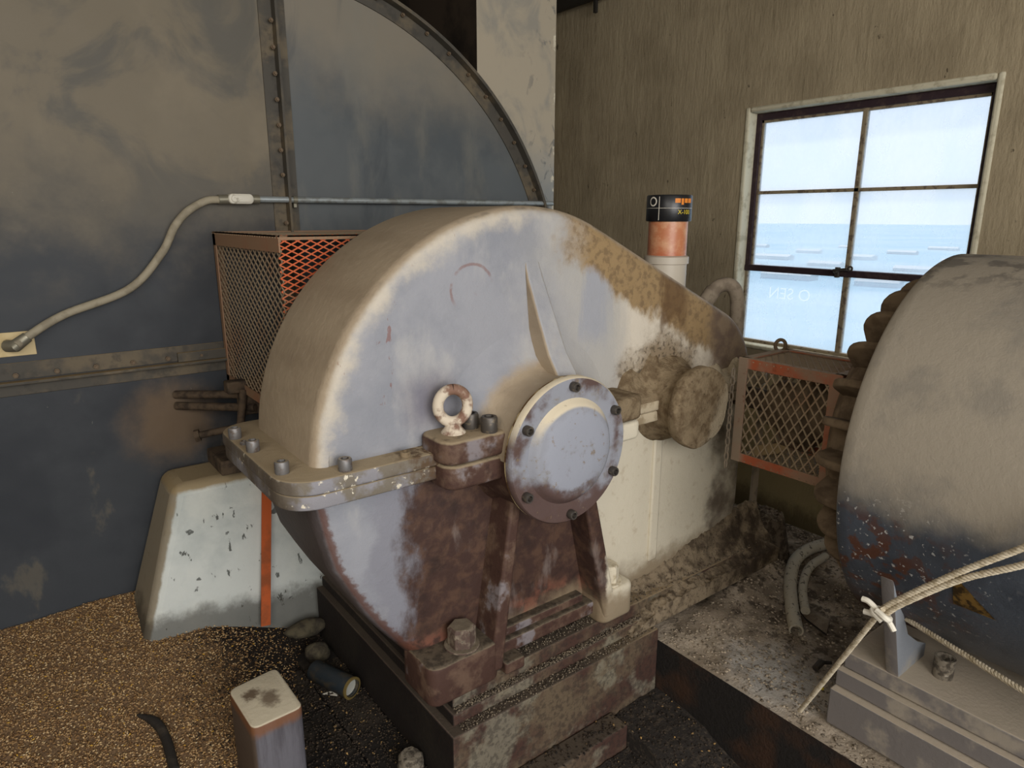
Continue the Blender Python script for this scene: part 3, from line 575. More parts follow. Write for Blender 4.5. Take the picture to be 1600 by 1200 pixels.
# angle iron frame: left face
bx(b, gx0, gx0+t, gy0, gy1, gz1-.045, gz1); bx(b, gx0, gx0+t, gy0, gy1, gz0, gz0+.03); bx(b, gx0, gx0+t, gy1-.03, gy1, gz0, gz1)
bx(b, gx0, gx0+.03, gy1-t, gy1, gz0, gz1); bx(b, gx0, gx1, gy1-.03, gy1, gz1-t, gz1); bx(b, gx0, gx1, gy0, gy0+.02, gz1-t, gz1); bx(b, gx0, gx0+.025, gy0, gy1, gz1-t, gz1)
bx(b, gx1-t, gx1, gy0, gy1, gz1-.045, gz1); bx(b, gx1-t, gx1, gy0, gy0+.03, gz0, gz1); bx(b, gx1-t, gx1, gy1-.03, gy1, gz0, gz1); bx(b, gx0, gx1, gy0, gy0+t, gz1-.012, gz1)
obj('frame', b, m_lframe, gl, smooth=False)
b = NB(); lattice(b, (gx0+.006, gy0, gz0), (0, 1, 0), (0, 0, 1), gy1-gy0, gz1-gz0, .042, .027, .0030, .003); obj('mesh_panel', b, m_gmesh, gl, smooth=False)
b = NB(); lattice(b, (gx0, gy0, gz1-.006), (1, 0, 0), (0, 1, 0), gx1-gx0, gy1-gy0, .034, .022, .0045, .003); obj('mesh_panel', b, m_gmesh, gl, smooth=False)
b = NB(); lattice(b, (gx0, gy0+.006, gz0), (1, 0, 0), (0, 0, 1), gx1-gx0, gz1-gz0, .036, .018, .0035, .003); obj('mesh_panel', b, m_omesh, gl, smooth=False)
sc = thing('shaft_coupling', 'large orange shaft coupling inside the left guard', 'coupling', (1.1, 2.1, .6))
b = NB(); lathe(b, [(0, 0), (.20, 0), (.20, .03), (.37, .05), (.38, .08), (.38, .16), (.37, .18), (.2, .2), (.2, .25), (0, .25)], (1.1, 2.0, .975), (0, 1, 0), 48); obj('hub', b, m_ocoup, sc)
b = NB(); cyl(b, (1.1, 1.777, .975), (1.1, 2.49, .975), .09); obj('shaft', b, m_iron, sc)

# take-up bracket and threaded rods in the shadow below the guard
tk = thing('takeup_bracket', 'dusty iron bracket with threaded rods behind the gearbox flange corner', 'bracket', (.5, 2.3, .72))
b = NB(); bx(b, .50, .74, 2.22, 2.40, .725, .775); obj('block', b, m_iron, tk, bevel=.006)
b = NB(); bx(b, .56, .72, 2.28, 2.33, .98, 1.02); bx(b, .60, .70, 2.28, 2.34, .90, .98); obj('yoke', b, m_iron, tk, bevel=.005)
for z_, y_ in ((.955, 2.30), (.915, 2.27)):
    b = NB(); tube(b, [(.44, FY-.005, z_), (.64, y_, z_+.01)], .014, 10); obj('threaded_rod', b, m_iron, tk)
b = NB(); tube(b, [(.56, 2.24, .77), (.61, 2.28, .99)], .013, 10); obj('threaded_rod', b, m_iron, tk)
b = NB(); tube(b, [(.552, 2.236, .79), (.558, 2.24, .812)], .026, 6); obj('nut', b, m_iron, tk, smooth=False)
b = NB(); tube(b, [(.47, 2.38, .83), (.60, 2.33, .85)], .012, 10); tube(b, [(.465, 2.382, .829), (.48, 2.377, .832)], .022, 6); obj('threaded_rod', b, m_iron, tk)

# ================================================================== PIER, STRAP
b = NB()
lowp = [(.165, 2.19), (1.75, 2.19), (1.75, 2.495), (.165, 2.495)]; topp = [(.365, 2.285), (1.7, 2.285), (1.7, 2.495), (.365, 2.495)]
def loft(b, A, za, B, zb):
    va = [b.verts.new((x, y, za)) for x, y in A]; vb = [b.verts.new((x, y, zb)) for x, y in B]; n = len(A)
    b.faces.new(va[::-1]); b.faces.new(vb)
    for i in range(n): b.faces.new((va[i], va[(i+1) % n], vb[(i+1) % n], vb[i]))
loft(b, lowp, -.11, topp, .70)
# true slope: keep the toe at the grain line
for v in b.verts:
    if v.co.z < 0: v.co.x = v.co.x-.06 if v.co.x < 1 else v.co.x; v.co.y = v.co.y-.03 if v.co.y < 2.3 else v.co.y
tag(obj('concrete_pier', b, m_pier, bevel=.035, seg=4), 'pale painted concrete pier with sloping sides behind the gearbox', 'pier')
b = NB(); bar(b, (.66, 2.268, .72), (.578, 2.17, .17), .032, .006, (0, -1, .2))
tag(obj('flat_strap', b, m_strap, smooth=False), 'flat orange steel strap standing against the pale pier', 'strap')

# ================================================================== GEARBOX
gb = thing('gearbox', 'huge dusty grey-blue gear reducer with a round bolted bearing cap', 'gearbox', (1.3, 1.55, .335))
YF, YB = 1.365, 1.775
C1, R1, C2, R2 = (1.10, .975), .605, (1.85, .975), .29
dd = C2[0]-C1[0]; th = math.degrees(math.acos((R1-R2)/dd))
outu = [(C2[0]+R2, .99)]+arc(C2[0], C2[1], R2, 4, th, 14)+arc(C1[0], C1[1], R1, th, 178, 40)+[(C1[0]-R1, .99)]
b = NB(); pillow(b, outu, 'Y', YF, YB, .034, 6)
obj('upper_case', b, m_up, gb, ang=60)
outl_ = [(2.14, .96), (2.14, .5), (2.10, .36), (2.06, .335), (.82, .335), (.775, .37), (.72, .44), (.678, .493), (.635, .55), (.597, .607), (.56, .675), (.525, .744), (.505, .82), (.49, .90), (.488, .96)]
b = NB(); pillow(b, outl_, 'Y', YF+.005, YB, .05, 6); obj('lower_case', b, m_lo, gb, ang=60)
fo = rrect(.408, 2.19, 1.300, 1.835, .085, 8)
b = NB(); pillow(b, fo, 'Z', .979, 1.012, .006, 3); obj('upper_flange', b, m_flange, gb, ang=50)
b = NB(); pillow(b, offset(fo, .004), 'Z', .944, .977, .005, 3); obj('lower_flange', b, m_flange, gb, ang=50)
# bearing housing: flared boss above, plain barrel below
bc = (1.10, .975)
def half_boss(b, prof, upper):
    d = Vector((0, -1, 0)); u = Vector((1, 0, 0)); v = Vector((0, 0, 1)); n = 40; rings = []
    for r, y in prof:
        rings.append([b.verts.new(Vector((bc[0], y, bc[1]))+(u*math.cos(PI*i/n)+v*math.sin(PI*i/n)*(1 if upper else -1))*r) for i in range(n+1)])
    for A, B in zip(rings, rings[1:]):
        for i in range(n): b.faces.new((A[i], A[i+1], B[i+1], B[i]))
b = NB(); half_boss(b, [(.05, 1.222), (.183, 1.222), (.183, 1.27), (.185, 1.30), (.198, 1.325), (.222, 1.345), (.26, 1.358), (.30, 1.367), (.33, 1.372)], True); obj('bearing_housing', b, m_up, gb, ang=70)
b = NB(); half_boss(b, [(.05, 1.222), (.183, 1.222), (.183, 1.28), (.186, 1.34), (.20, 1.372)], False); obj('bearing_housing', b, m_rust, gb, ang=70)
# lugs either side of the split line
b = NB(); pillow(b, rrect(.760, .960, 1.243, 1.38, .04, 6), 'Z', .99, 1.048, .012, 4); obj('split_lug', b, m_rust, gb, ang=60)
b = NB(); pillow(b, rrect(.768, .960, 1.247, 1.38, .04, 6), 'Z', .925, .985, .012, 4); obj('split_lug', b, m_rust, gb, ang=60)
b = NB(); pillow(b, rrect(1.26, 1.43, 1.245, 1.38, .03, 6), 'Z', .99, 1.06, .012, 4); obj('split_lug', b, m_crust, gb, ang=60)
b = NB(); pillow(b, rrect(1.26, 1.43, 1.25, 1.38, .03, 6), 'Z', .93, .985, .012, 4); obj('split_lug', b, m_lo, gb, ang=60)
# bearing cover and its screws
obj('gasket', one(lathe, [(.10, 0), (.191, 0), (.193, .004), (.10, .004)], (1.10, 1.222, .975), (0, -1, 0), 64), m_gasket, gb)
bcv = obj('bearing_cover', one(lathe, [(.1, 0), (.190, 0), (.193, .003), (.193, .018), (.189, .023), (.150, .023), (.139, .021), (.130, .030), (.124, .037), (.116, .040), (.06, .043), (0, .044)], (1.10, 1.217, .975), (0, -1, 0), 72), m_cover, gb, loc=(1.10, 1.217, .975))
def cap_screw(r, h, mat, axis, parent, loc, name='cap_screw'):
    b = NB(); lathe(b, [(r*.5, 0), (r*.95, 0), (r, h*.08), (r, h*.9), (r*.9, h), (r*.58, h)], (0, 0, 0), axis, 20); lathe(b, [(r*.58, h), (r*.5, h*.45), (0, h*.45)], (0, 0, 0), axis, 6)
    o = obj(name, b, mat, parent, loc=(0, 0, 0), ang=35); base = Vector(); p = parent
    while p is not None: base += p.location; p = p.parent
    o.location = Vector(loc)-base; return o
angs = [90, 30, -30, -90, -150, 150]
pos_ = [(1.10+.170*math.cos(math.radians(a)), 1.194, .975+.170*math.sin(math.radians(a))) for a in angs]
cs = cap_screw(.0125, .018, m_screwdark, (0, -1, 0), bcv, pos_[0]); copies(cs, pos_[1:], bcv)
# intermediate shaft cap, caked in dust
def blob(org, R, ylen, seedv, amp):
    b = NB(); lathe(b, [(R*1.12, 0), (R*1.0, .03), (R*.90, .05), (R*.86, ylen-.045), (R*.97, ylen-.036), (R, ylen-.03), (R, ylen-.006), (R*.97, ylen), (R*.8, ylen+.002), (R*.5, ylen+.003), (0, ylen+.003)], org, (0, -1, 0), 56)
    bmesh.ops.subdivide_edges(b, edges=b.edges[:], cuts=1, use_grid_fill=True)
    for v in b.verts: v.co += Vector((nz(v.co.x, v.co.y, v.co.z+seedv, 16), nz(v.co.z, v.co.x, v.co.y, 18), nz(v.co.y, v.co.z, v.co.x, 15)))*amp
    return b
obj('small_bearing_cover', blob((1.665, 1.37, .985), .128, .150, 3, .0035), m_crust, gb, ang=50)
# caked dust ledge beside it
def crust_ledge(x, y):
    return 1.012+max(0, (.055+.05*nz(x, y, 2, 14)+.02*nz(x, y, 5, 50))*min(1, (x-1.36)*9)*min(1, max(0, (y-1.305)*14))+.09*max(0, 1-abs(x-1.58)/.16)*min(1, (y-1.30)*12))
obj('dust_crust', grid(1.36, 2.12, 1.302, 1.40, 70, 14, crust_ledge, 1.0), m_crust, gb)['kind'] = 'stuff'
# ribs
b = NB(); vs = [(.0, 1.45), (-.012, 1.40), (-.045, 1.30), (-.075, 1.21), (-.105, 1.16), (-.115, 1.13), (.01, 1.13)]
for s_, dx in ((0, 0), (1, 0)): pass
prof = [(YF+.002+p[0], p[1]) for p in vs]
A = [b.verts.new((1.080+(1.45-z)*.10, y, z)) for y, z in prof]; B = [b.verts.new((1.130+(1.45-z)*.16, y, z)) for y, z in prof]; n_ = len(prof)
b.faces.new(A); b.faces.new(B[::-1])
for i in range(n_): b.faces.new((A[i], B[i], B[(i+1) % n_], A[(i+1) % n_]))
obj('upper_rib', b, m_up, gb, bevel=.012, seg=3)
def lrib(xt, zt, xb, zb, wt, y0):
    b = NB(); A = [b.verts.new(p) for p in ((xt, y0, zt), (xt+wt, y0, zt), (xb+wt*1.2, y0-.01, zb), (xb, y0-.01, zb))]; B = [b.verts.new(p) for p in ((xt, YF+.02, zt), (xt+wt, YF+.02, zt), (xb+wt*1.2, YF+.02, zb), (xb, YF+.02, zb))]
    b.faces.new(A); b.faces.new(B[::-1])
    for i in range(4): b.faces.new((A[i], B[i], B[(i+1) % 4], A[(i+1) % 4]))
    return b
obj('lower_rib', lrib(.985, .85, .905, .36, .035, 1.288), m_rust, gb, bevel=.008, seg=3)
obj('lower_rib', lrib(1.225, .85, 1.335, .36, .045, 1.288), m_lo, gb, bevel=.008, seg=3)
b = NB(); bx(b, .95, 1.335, 1.32, 1.38, .36, .405); bx(b, .96, 1.30, 1.34, 1.38, .40, .43); obj('bottom_ledge', b, m_rust, gb, bevel=.008, seg=3)
# feet
b = NB(); pillow(b, rrect(.722, .938, 1.275, 1.44, .03, 5), 'Z', .337, .452, .012, 3); ft = obj('foot', b, m_rust, gb, ang=60)
b = NB(); pillow(b, rrect(1.322, 1.462, 1.278, 1.44, .03, 5), 'Z', .337, .445, .012, 3); ft2 = obj('foot', b, m_lo, gb, ang=60)
def hexbolt(r, h, mat, parent, loc, name='hex_bolt'):
    b = NB(); lathe(b, [(0, 0), (r*1.0, 0), (r, h*.86), (r*.84, h), (0, h*1.0)], (0, 0, 0), (0, 0, 1), 6); lathe(b, [(0, -.006), (r*1.25, -.006), (r*1.25, .0), (0, .0)], (0, 0, 0), (0, 0, 1), 24)
    base = Vector(); p = parent
    while p is not None: base += p.location; p = p.parent
    o = obj(name, b, mat, parent, loc=(0, 0, 0), smooth=False, bevel=.002); o.location = Vector(loc)-base; return o
hexbolt(.038, .055, m_bolt, ft, (.845, 1.325, .458)); hexbolt(.036, .055, m_boltc, ft2, (1.392, 1.330, .451))
b = NB(); bx(b, .955, 1.02, 1.275, 1.36, .336, .372); obj('sole_block', b, m_rust, gb, bevel=.006)
# flange screws
fsc = [(.424, 1.70, 1.012), (.430, 1.575, 1.012), (.436, 1.392, 1.012), (.552, 1.325, 1.012), (.700, 1.325, 1.012)]
f0 = cap_screw(.0155, .028, m_screw, (0, 0, 1), gb, fsc[0]); copies(f0, fsc[1:4], gb)
cap_screw(.0125, .012, m_crust, (0, 0, 1), gb, fsc[4]); cap_screw(.009, .009, m_screw, (0, 0, 1), gb, (.427, 1.638, 1.012), 'dowel_pin')
b1 = cap_screw(.0205, .040, m_screwdark, (0, 0, 1), gb, (.880, 1.322, 1.046)); copies(b1, [(.900, 1.270, 1.046)], gb)
b = NB(); lathe(b, [(.030, 0), (.030, .006), (.022, .016), (.016, .028)], (.826, 1.315, 1.044), (0, 0, 1), 20)
tube(b, [(.826+.036*math.sin(t)*.94, 1.315-.036*math.sin(t)*.35, 1.115+.040*math.cos(t)) for t in [2*PI*i/32 for i in range(33)]], .0135, 12, caps=False)
obj('eye_bolt', b, m_eye, gb, ang=60)
b = NB(); tube(b, [(1.44, 1.285, .965), (1.62, 1.29, .965)], .02, 10); 
obj('lifting_eye', one(tube, spline([(2.035, 1.56, 1.18), (2.085, 1.535, 1.27), (2.115, 1.52, 1.305), (2.15, 1.50, 1.31), (2.175, 1.485, 1.28), (2.185, 1.48, 1.20), (2.185, 1.48, 1.05)], 8), [.03]*12+[.026]*37, 14), m_pvc, gb)
b.free()
# right end vertical edge strip
b = NB(); bx(b, 1.62, 1.66, YF-.004, YF+.02, .42, .86); obj('wall_web', b, m_lo, gb, bevel=.006)

# breather on the sloping top
br = thing('breather_filter', 'black-capped desiccant breather with salmon filling on the gearbox slope', 'breather', (1.85, 1.56, 1.25))
BX, BY = 1.862, 1.56
obj('collar', one(lathe, [(0, 0), (.07, 0), (.07, .16), (.076, .162), (.076, .185), (.066, .19), (0, .19)], (BX, BY, 1.235), (0, 0, 1), 36), m_clear, br)
obj('cartridge', one(lathe, [(0, 0), (.066, 0), (.066, .125), (0, .125)], (BX, BY, 1.42), (0, 0, 1), 40), m_gel, br)
bcap = obj('cap', one(lathe, [(0, 0), (.074, 0), (.076, .003), (.076, .082), (.073, .086), (0, .087)], (BX, BY, 1.538), (0, 0, 1), 48), m_black, br)
def curved_text(body, size, a_mid, z, R, mat, name, parent):
    c = bpy.data.curves.new(name, 'FONT'); c.body = body; c.size = size; c.align_x = 'CENTER'
    t = bpy.data.objects.new(name, c); me = bpy.data.meshes.new_from_object(t); bpy.data.objects.remove(t)
    bb = NB(); bb.from_mesh(me)
    for v in bb.verts:
        a = a_mid+v.co.x/R; v.co = Vector((BX+R*math.cos(a), BY+R*math.sin(a), z+v.co.y))
    obj(name, bb, mat, parent, smooth=False, loc=(BX, BY, 1.538))
def curved_patch(bm, a0, a1, z0, z1, R, n=10):
    A = [bm.verts.new((BX+R*math.cos(a0+(a1-a0)*i/n), BY+R*math.sin(a0+(a1-a0)*i/n), z0)) for i in range(n+1)]; B = [bm.verts.new((v.co.x, v.co.y, z1)) for v in A]
    for i in range(n): bm.faces.new((A[i], A[i+1], B[i+1], B[i]))
av = math.atan2(-BY, -BX)
b = NB()
for s0, s1 in ((.25, .50), (.54, .66), (.70, .88), (.92, 1.15)): curved_patch(b, av+s0, av+s1, 1.598 if s0 != .54 else 1.592, 1.612, .0766)
obj('label_print', b, m_lor, bcap, smooth=False, loc=(BX, BY, 1.538))
b = NB(); curved_patch(b, av-1.4, av+1.4, 1.5805, 1.5815, .0766, 30); curved_patch(b, av-.45, av-.42, 1.542, 1.618, .0766, 2)
RR = []
for i in range(20):
    a = 2*PI*i/20
    RR.append([b.verts.new((BX+.0767*math.cos(av-.75+r_*math.cos(a)/.0767), BY+.0767*math.sin(av-.75+r_*math.cos(a)/.0767), 1.602+r_*math.sin(a))) for r_ in (.011, .0155)])
for i in range(20): b.faces.new((RR[i][0], RR[(i+1) % 20][0], RR[(i+1) % 20][1], RR[i][1]))
obj('label_mark', b, m_lwhite, bcap, smooth=False, loc=(BX, BY, 1.538))
curved_text('X-100', .020, av+.72, 1.562, .0767, m_lyel, 'label_text', bcap)

# ================================================================== MACHINE BASE
ba = thing('machine_base', 'layered dark steel base under the gearbox, caked in dust', 'machine base', (1.5, 1.6, -.12))
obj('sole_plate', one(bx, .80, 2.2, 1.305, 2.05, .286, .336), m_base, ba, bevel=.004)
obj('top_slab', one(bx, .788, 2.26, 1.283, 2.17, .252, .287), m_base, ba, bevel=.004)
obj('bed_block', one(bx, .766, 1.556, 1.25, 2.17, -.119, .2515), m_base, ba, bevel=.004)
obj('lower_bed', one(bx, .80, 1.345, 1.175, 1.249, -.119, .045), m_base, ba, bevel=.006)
# crumbs of dust on the ledges of the base
pts = []
for i in range(5200):
    x = random.uniform(.80, 2.2)
    if random.random() < .55: y, z = random.uniform(1.284, 1.304), .289
    elif random.random() < .5: y, z = random.uniform(1.251, 1.282), .2535
    else: y, z = random.uniform(1.307, 1.36), .338
    if x > 1.55 and z < .27: continue
    pts.append((x, y, z+random.uniform(0, .006), random.uniform(.4, 1.3)))
o = grains('dust_crumbs', pts, .0036, m_bcrumb, (1, .8, .6)); tag(o, 'dry grey dust crumbs lying along the ledges of the steel base', 'dust', kind='stuff')

# ================================================================== PLINTH
PX0, PX1 = 1.562, 2.70
def ph(x, y):
    e_ = min(1, max(0, (x-PX0)*20), max(0, (PX1-x)*20)); r = .205+.010*e_*(nz(x, y, 0, 9)+.7*nz(x, y, 3, 28)+.6*nz(x, y, 7, 70))
    r += .10*math.exp(-((x-2.24)/.10)**2-((y-1.37)/.10)**2)+.05*math.exp(-((x-2.05)/.2)**2-((y-1.25)/.10)**2)
    return r
tag(obj('plinth', grid(PX0, PX1, -1.9, 2.15, 70, 230, ph, -.119), m_plinth, ang=60), 'concrete plinth coated in lumpy grey dust under motor and gearbox end', 'plinth')
pts = []
for i in range(9000):
    x, y = random.uniform(PX0+.01, PX1-.01), random.uniform(.2, 1.5)
    if nz(x, y, 9, 5) < -.15 and random.random() < .6: continue
    if x > 1.62 and y < .75: continue
    if y > 1.27 and x < 2.27: continue
    pts.append((x, y, ph(x, y)+.001, random.uniform(.3, 1.4)))
o = grains('dust_crumbs', pts, .0055, m_crumb, (1, .8, .5)); tag(o, 'grey dust crumbs scattered over the concrete plinth', 'dust', kind='stuff')
# crumbly heap at the end of the base
def hp(x, y):
    r = math.hypot((x-2.34)/.11, (y-1.40)/.13); return .19+max(0, .20*min(1, max(0, (1.05-r)*3)))+.012*nz(x, y, 4, 40)+.010*nz(x, y, 2, 90)
tag(obj('dust_heap', grid(2.2, 2.5, 1.24, 1.58, 60, 60, hp, .15), m_heap), 'steep crumbly dark heap of dust at the far end of the gearbox base', 'dust heap', kind='stuff')

def bank(x, y):
    e_ = min(1, (x-1.44)*8); t = min(1, max(0, (y-1.268)/.105)); n_ = .016*nz(x, y, 4, 12)+.010*nz(x, y, 2, 40)+.006*nz(x, y, 1, 95)
    return max(.262, .268+(.05+.16*t*t*min(1, max(.25, (x-1.35)*1.3)))*e_+n_)
tag(obj('dust_bank', grid(1.44, 2.26, 1.262, 1.385, 150, 30, bank, .26), m_bank, ang=80), 'sloping bank of brown dust along the pale lower wall of the gearbox', 'dust bank', kind='stuff')
# debris on the plinth
ho = thing('hose', 'dusty bent length of hose lying on the plinth', 'hose', (2.1, 1.05, .21))
hp_ = spline([(1.945, .995, .222), (2.06, 1.08, .226), (2.20, 1.17, .232), (2.34, 1.235, .24), (2.47, 1.255, .24), (2.60, 1.235, .235), (2.75, 1.14, .23)], 8)
obj('hose_body', one(tube, hp_, .0235, 16, True, True), m_hose, ho)
tag(obj('hose_offcut', one(tube, spline([(2.07, 1.035, .228), (2.20, 1.12, .228), (2.36, 1.185, .228), (2.50, 1.195, .228)], 6), .016, 12), m_hose), 'thinner hose offcut tucked beside the bent hose', 'hose')
b = NB(); tube(b, [(1.812, .855, .222), (1.85, .858, .224), (1.858, .852, .224), (1.875, .838, .223)], [.010, .011, .006, .005], 8)
tag(obj('bolt', b, m_dark), 'small dark bolt lying on the plinth near its edge', 'bolt')
b = NB(); bmesh.ops.create_icosphere(b, subdivisions=1, radius=.006); bmesh.ops.translate(b, verts=b.verts[:], vec=(1.752, .80, .215)); tag(obj('corn_kernel', b, m_lyel), 'single yellow corn kernel on the plinth by the rope', 'kernel')
b = NB(); pillow(b, [(2.02, .93), (2.12, .97), (2.19, 1.06), (2.10, 1.09), (2.05, 1.02)], 'Z', .205, .214, .003, 2); tag(obj('crust_flake', b, m_plinth), 'flat flake of dust crust beside the hose end', 'flake')
tag(obj('flat_bar', one(bx, 2.30, 2.335, 1.42, 1.432, .3, 1.0), m_pvc, smooth=False), 'upright dusty flat bar behind the gearbox end', 'bar')

# ================================================================== RIGHT COUPLING GUARD
g2 = thing('coupling_guard', 'orange mesh guard box between the gearbox and the motor', 'guard', (2.0, 1.08, .76))
x0, x1, y0, y1, z0, z1 = 1.885, 2.15, .915, 1.255, .762, 1.112
b = NB(); t = .006; wv = .032
bx(b, x0, x0+t, y0, y1, z1-.034, z1); bx(b, x0, x0+t, y0, y1, z0, z0+.030); bx(b, x0-.0012, x0+t-.001, y1-.032, y1+.001, z0-.001, z1+.001); bx(b, x0-.0012, x0+t-.001, y0-.001, y0+.036, z0-.001, z1+.001)
bx(b, x1-t, x1, y0, y1, z1-.03, z1); bx(b, x1-t, x1, y0, y1, z0, z0+.03); bx(b, x1-t+.001, x1+.0012, y1-.03, y1+.001, z0-.001, z1+.001); bx(b, x1-t+.001, x1+.0012, y0-.001, y0+.03, z0-.001, z1+.001)
for zz in (z1-t-.0006, z0+.0006):
    bx(b, x0+t, x1-t, y1-.03, y1, zz, zz+t); bx(b, x0+t, x1-t, y0, y0+.03, zz, zz+t); bx(b, x0+t, x0+.026, y0, y1, zz, zz+t); bx(b, x1-.026, x1-t, y0, y1, zz, zz+t)
bx(b, x0+.001, x1-.001, y0+.0005, y0+t, z1-.03, z1-.0012); bx(b, x0+.001, x1-.001, y1-t, y1-.0005, z1-.03, z1-.0012)
obj('frame', b, m_orange, g2, smooth=False, bevel=.0015)
b = NB(); lattice(b, (x0+.009, y0, z0), (0, 1, 0), (0, 0, 1), y1-y0, z1-z0, .0300, .047, .0045, .004); obj('mesh_panel', b, m_gmesh, g2, smooth=False)
b = NB(); lattice(b, (x1-.009, y0, z0), (0, 1, 0), (0, 0, 1), y1-y0, z1-z0, .0300, .047, .0045, .004); obj('mesh_panel', b, m_gmesh, g2, smooth=False)
for zz in (z1-.009, z0+.006):
    b = NB(); lattice(b, (x0, y0, zz), (1, 0, 0), (0, 1, 0), x1-x0, y1-y0, .036, .024, .004, .004); obj('mesh_panel', b, m_gmesh, g2, smooth=False)
b = NB(); tube(b, [(2.112+.017*math.sin(t)*.7, 1.25-.017*math.sin(t)*.7, 1.115+.020*math.cos(t)+.010) for t in [PI*2*i/24 for i in range(25)]], .006, 10, caps=False); obj('lifting_ring', b, m_fin, g2)
s2 = thing('shaft_coupling', 'brown flanged coupling seen through the right mesh guard', 'coupling', (2.02, 1.06, .8))
b = NB(); lathe(b, [(0, 0), (.075, 0), (.08, .01), (.08, .09), (.11, .095), (.115, .10), (.115, .15), (.11, .155), (.08, .16), (.08, .25), (.07, .26), (0, .26)], (2.03, 1.20, .945), (0, -1, 0), 40); obj('hub', b, m_fin, s2)
obj('shaft', one(cyl, (2.03, 1.362, .945), (2.03, .70, .945), .036), m_iron, s2)
b = NB(); pillow(b, [(0, 0), (.09, .02), (.115, .045), (.08, .055), (.01, .04)], 'Z', 0, .006, .002, 2); bmesh.ops.rotate(b, verts=b.verts[:], cent=(0, 0, 0), matrix=Matrix.Rotation(math.radians(-60), 3, 'Y')@Matrix.Rotation(math.radians(-80), 3, 'Z')); bmesh.ops.translate(b, verts=b.verts[:], vec=(1.925, 1.205, .775))
tag(obj('tan_flake', b, m_card), 'tan dusty flake lying inside the right mesh guard', 'flake')
ch = NB()
for i in range(13):
    z_ = 1.06-i*.026; ax_ = i % 2
    tube(ch, [(1.868+(0 if ax_ else .007*math.sin(t)), 1.262+(.007*math.sin(t) if ax_ else 0), z_+.016*math.cos(t)) for t in [2*PI*j/12 for j in range(13)]], .0026, 6, caps=False)
tag(obj('chain', ch, m_pvc), 'thin dusty chain hanging beside the right mesh guard', 'chain')

# ================================================================== MOTOR
AX, AZ, RM = 2.0, .96, .50; ME = .71
mo_ = thing('electric_motor', 'large dusty blue-grey electric motor with a finned end at right', 'motor', (2.0, 0, .21))
obj('shroud', one(lathe, [(RM-.05, .03), (RM-.012, .0), (RM-.004, .0), (RM, .006), (RM, .03), (RM, .6), (RM, 1.4), (RM-.05, 1.45), (0, 1.45)], (AX, ME, AZ), (0, -1, 0), 128), m_motor, mo_, ang=50)
obj('end_bell', one(lathe, [(RM-.02, -.15), (RM-.06, -.02), (.34, .01), (.34, .10), (.30, .135), (.12, .15), (.12, .17), (0, .17)], (AX, ME, AZ), (0, 1, 0), 64), m_fin, mo_, ang=50)
fin = NB(); fp = [(.30, -.02), (.440, -.02)]+[(.440-.06*(1-math.cos(t)), .045+.07*math.sin(t)) for t in [PI/2*i/6 for i in range(7)]]+[(.33, .115), (.30, .09)]
pillow(fin, [(p[1], p[0]) for p in fp], 'Z', -.011, .011, .007, 3)
for v in fin.verts: v.co = Vector((v.co.y, v.co.x, v.co.z))
f0 = obj('fin', fin, m_fin, mo_, loc=(0, 0, 0)); f0.location = Vector((AX, ME, AZ))-mo_.location; NF = 26
for i in range(NF):
    c = f0 if i == 0 else f0.copy()
    if i: COL.objects.link(c); c.parent = mo_
    c.rotation_euler = (0, 2*PI*i/NF, 0)
# foot, rails and web
b = NB(); bx(b, 1.63, 2.37, -1.2, .725, .215, .322); obj('lower_rail', b, m_mfoot, mo_, bevel=.004)
b = NB(); bx(b, 1.650, 2.35, -1.2, .722, .327, .374); obj('slide_plate', b, m_mfoot, mo_, bevel=.003)
b = NB(); bx(b, 1.668, 2.31, -1.2, .715, .376, .424); obj('foot_plate', b, m_mfoot, mo_, bevel=.005)
def web(yc):
    p = [(1.672, .42), (1.553, .735), (1.60, .742), (1.64, .62), (1.69, .54), (1.76, .49), (1.82, .46), (1.82, .42)]
    b = NB(); pillow(b, p, 'Y', yc-.016, yc+.016, .004, 2); return b
obj('foot_web', web(.595), m_mfoot, mo_, ang=40); obj('foot_web', web(-.6), m_mfoot, mo_, ang=40)
b = NB(); lathe(b, [(.017, 0), (.023, 0), (.024, .055), (.018, .055), (.017, .01)], (1.765, .515, .424), (0, 0, 1), 24); obj('pipe_stub', b, m_lump, mo_)
# nameplate: tilted remains on the flank
def patch(a0, a1, ya, yb_, tri):
    b = NB(); n = 8; R = RM+.0015
    A = []
    for i in range(n+1):
        a = math.radians(a0+(a1-a0)*i/n); w_ = (i/n if tri else 1)
        A.append((b.verts.new((AX+R*math.cos(a), ya, AZ+R*math.sin(a))), b.verts.new((AX+R*math.cos(a), ya-(ya-yb_)*max(.05, w_), AZ+R*math.sin(a)))))
    for p, q in zip(A, A[1:]): b.faces.new((p[0], p[1], q[1], q[0]))
    return b
obj('nameplate', patch(196, 206, .455, .375, True), m_plateg, mo_)
